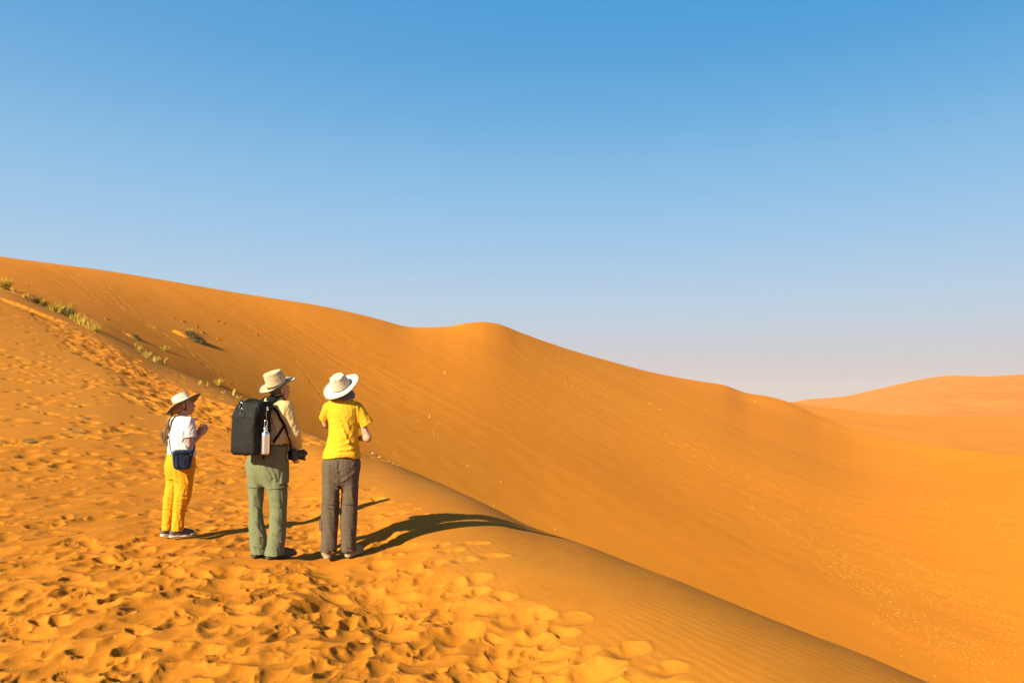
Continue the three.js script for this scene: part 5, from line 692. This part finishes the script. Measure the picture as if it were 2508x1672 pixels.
for (const [u, v, h, w, l] of [[191, 996, 10, 12, 'dark scrub clod on the windblown sand, uppermost of the four'], [206, 1025, 8, 26, 'low scrub patch on the windblown sand, second from the top'], [165, 1051, 8, 18, 'small scrub clod above the wide flat patch on the sand'], [186, 1059, 5, 40, 'wide flat scrub patch on the windblown sand'], [72, 1081, 6, 30, 'flat sliver of scrub near the left edge, lowest of the clods']]) scrub(u, v, h, w, l, 'scrub clods on the windblown sand', 'brown');
ordN = 0; for (const [u, v, h, w] of [[1089, 915, 8, 9], [1370, 877, 4, 7], [1386, 880, 3, 5], [1592, 990, 4, 4], [1615, 1003, 4, 8], [1850, 983, 4, 5], [1072, 1039, 6, 5], [1062, 1063, 5, 8], [1145, 1142, 5, 9], [1226, 1182, 8, 3], [1052, 1022, 10, 4], [1210, 1240, 10, 5], [1360, 1299, 9, 5]].sort((a, b) => a[0] - b[0])) tuft(u, v, h, w, 'straw', `${nth()} from the left of the lone straw stalks on the great dune face`, 'stalks on the dune face', 8);
// stubble blown along the slide lines of the great dune: nobody could count it
{
  const R = rng(404), pts = [], lo = bigKeys[0].az, lines = [[[1270, 840], [1400, 925], [1580, 1015], [1850, 1185], [2300, 1420], [2500, 1540], 520, 16], [[1250, 850], [1330, 905], [1450, 975], 120, 14], [[1830, 1240], [2000, 1345], [2200, 1460], 170, 7], [[1650, 1075], [1780, 1165], [1960, 1290], [2120, 1400], 150, 9], [[2000, 1380], [2150, 1460], [2420, 1620], 150, 12], [[1500, 1000], [1700, 1090], [1950, 1210], 170, 22], [[915, 870], [1000, 900], 26, 10], [[2150, 1490], [2350, 1600], [2500, 1660], 260, 50], [[2200, 1380], [2350, 1470], [2508, 1580], 240, 45], [[1020, 1030], [1080, 1075], 10, 6], [[2170, 1150], [2300, 1230], [2508, 1330], 120, 18]];
  for (const L of lines) { const n = L[L.length - 2] * 1.6, wob = L[L.length - 1] * 1.4 + 3, P = L.slice(0, -2); for (let i = 0; i < n; i++) { const t = R() * (P.length - 1), k = Math.min(P.length - 2, Math.floor(t)), f = t - k, u = lerp(P[k][0], P[k + 1][0], f) + (R() + R() - 1) * wob * 1.2, v = lerp(P[k][1], P[k + 1][1], f) + (R() + R() - 1) * wob; const q = sight(u, v); if (v > 1680 || EYE + q.slope * rim.r(q.az) < rim.y(q.az) + 0.02) continue; let r = bk.rb(q.az), p = r; while (r < bk.r(q.az) && EYE + q.slope * r > bigY(q.az, r, true)) { p = r; r += 1.5; } if (r >= bk.r(q.az)) continue; for (let j = 0; j < 8; j++) { const m = (p + r) / 2; if (EYE + q.slope * m > bigY(q.az, m, true)) p = m; else r = m; } pts.push([r * Math.sin(q.az), bigY(q.az, r, true), -r * Math.cos(q.az), r]); } }
  const g = blades(rng(3), 7, 0.32, 0.34, 0.1, 0.035), im = new THREE.InstancedMesh(g, grassMat.straw, pts.length), o = new THREE.Object3D();
  pts.forEach((p, i) => { o.position.set(p[0], p[1], p[2]); o.rotation.y = R() * 6.28; const k = 0.3 + 0.6 * R() * R(); o.scale.set(k * 1.3, k * 0.8, k * 1.3); o.updateMatrix(); im.setMatrixAt(i, o.matrix); });
  im.name = 'dry_stubble'; im.userData = { kind: 'stuff', label: 'pale dry stubble strewn along the slides of the great dune', category: 'stubble' }; scene.add(im);
}
// two people sitting far off on the flank
function sitter(u, v, s, top, label) {
  const p = hit(u, v, 60), o = thing('person', label, 'person'); o.position.copy(p); o.rotation.y = -0.4; o.scale.setScalar(s);
  const body = join(.05, loft([[.0, 0, 0, .16, .14], [.2, 0, 0, .15, .11], [.42, .02, 0, .19, .11], [.56, .03, 0, .1, .07]], yawOf(70)), cone([.03, .56, 0], [.04, .64, 0], .055, .05), ell([.05, .72, 0], [.085, .11, .085]), cone([.05, .1, .1], [.42, .34, .12], .085, .06), cone([.42, .34, .12], [.6, .02, .12], .055, .04), cone([.05, .1, -.1], [.40, .36, -.1], .085, .06), cone([.40, .36, -.1], [.6, .02, -.1], .055, .04), cone([.05, .48, .18], [.18, .28, .2], .05, .04), cone([.18, .28, .2], [.4, .36, .12], .04, .03), cone([.05, .48, -.18], [.18, .28, -.2], .05, .04), cone([.18, .28, -.2], [.4, .38, -.1], .04, .03), cone([.6, .03, .12], [.72, .02, .13], .04, .03), cone([.6, .03, -.1], [.72, .02, -.11], .04, .03));
  part('body', nets(body, [-.25, -.06, -.32], [.82, .86, .32], .03, skinAt), M.skin, o);
  part('shirt', nets((x, y, z) => Math.max(join(.04, loft([[.1, 0, 0, .19, .15], [.42, .02, 0, .215, .135], [.57, .03, 0, .12, .09]], yawOf(70)), cone([.05, .48, .18], [.15, .33, .2], .075, .07), cone([.05, .48, -.18], [.15, .33, -.2], .075, .07))(x, y, z), .09 - y), [-.28, .04, -.34], [.34, .64, .34], .03), top, o);
  part('shorts', nets(join(.05, loft([[-.02, 0, 0, .18, .16], [.14, 0, 0, .175, .15]], yawOf(70)), cone([.05, .1, .1], [.30, .26, .12], .105, .09), cone([.05, .1, -.1], [.30, .27, -.1], .105, .09)), [-.26, -.06, -.3], [.46, .42, .3], .03), M.bandDark, o);
  part('hair', nets((x, y, z) => Math.max(ell([.045, .745, 0], [.1, .115, .1])(x, y, z), x - .07 + (.75 - y) * .5), [-.12, .58, -.14], [.2, .9, .14], .025), M.hairGrey, o);
}
sitter(912, 1113, .72, M.shirtWhite, 'tiny person in white sitting far below beside the yellow shirt, upper of two');
sitter(951, 1131, .5, cloth(.45, .28, .2), 'tiny person in pale pink sitting far below, lower and smaller of two');
ordN = 0; for (const [u, v, h, w] of [[928, 1120, 5, 10], [961, 1136, 5, 9], [973, 1141, 4, 6]].sort((a, b) => a[0] - b[0])) tuft(u, v, h, w, 'straw', `${nth()} straw clump from the left beside the two tiny sitting people`, 'straw by the sitting people', 24, 60);

scene.traverse((o) => { if (o.isMesh) { o.castShadow = true; o.receiveShadow = true; } });
renderer.render(scene, camera);
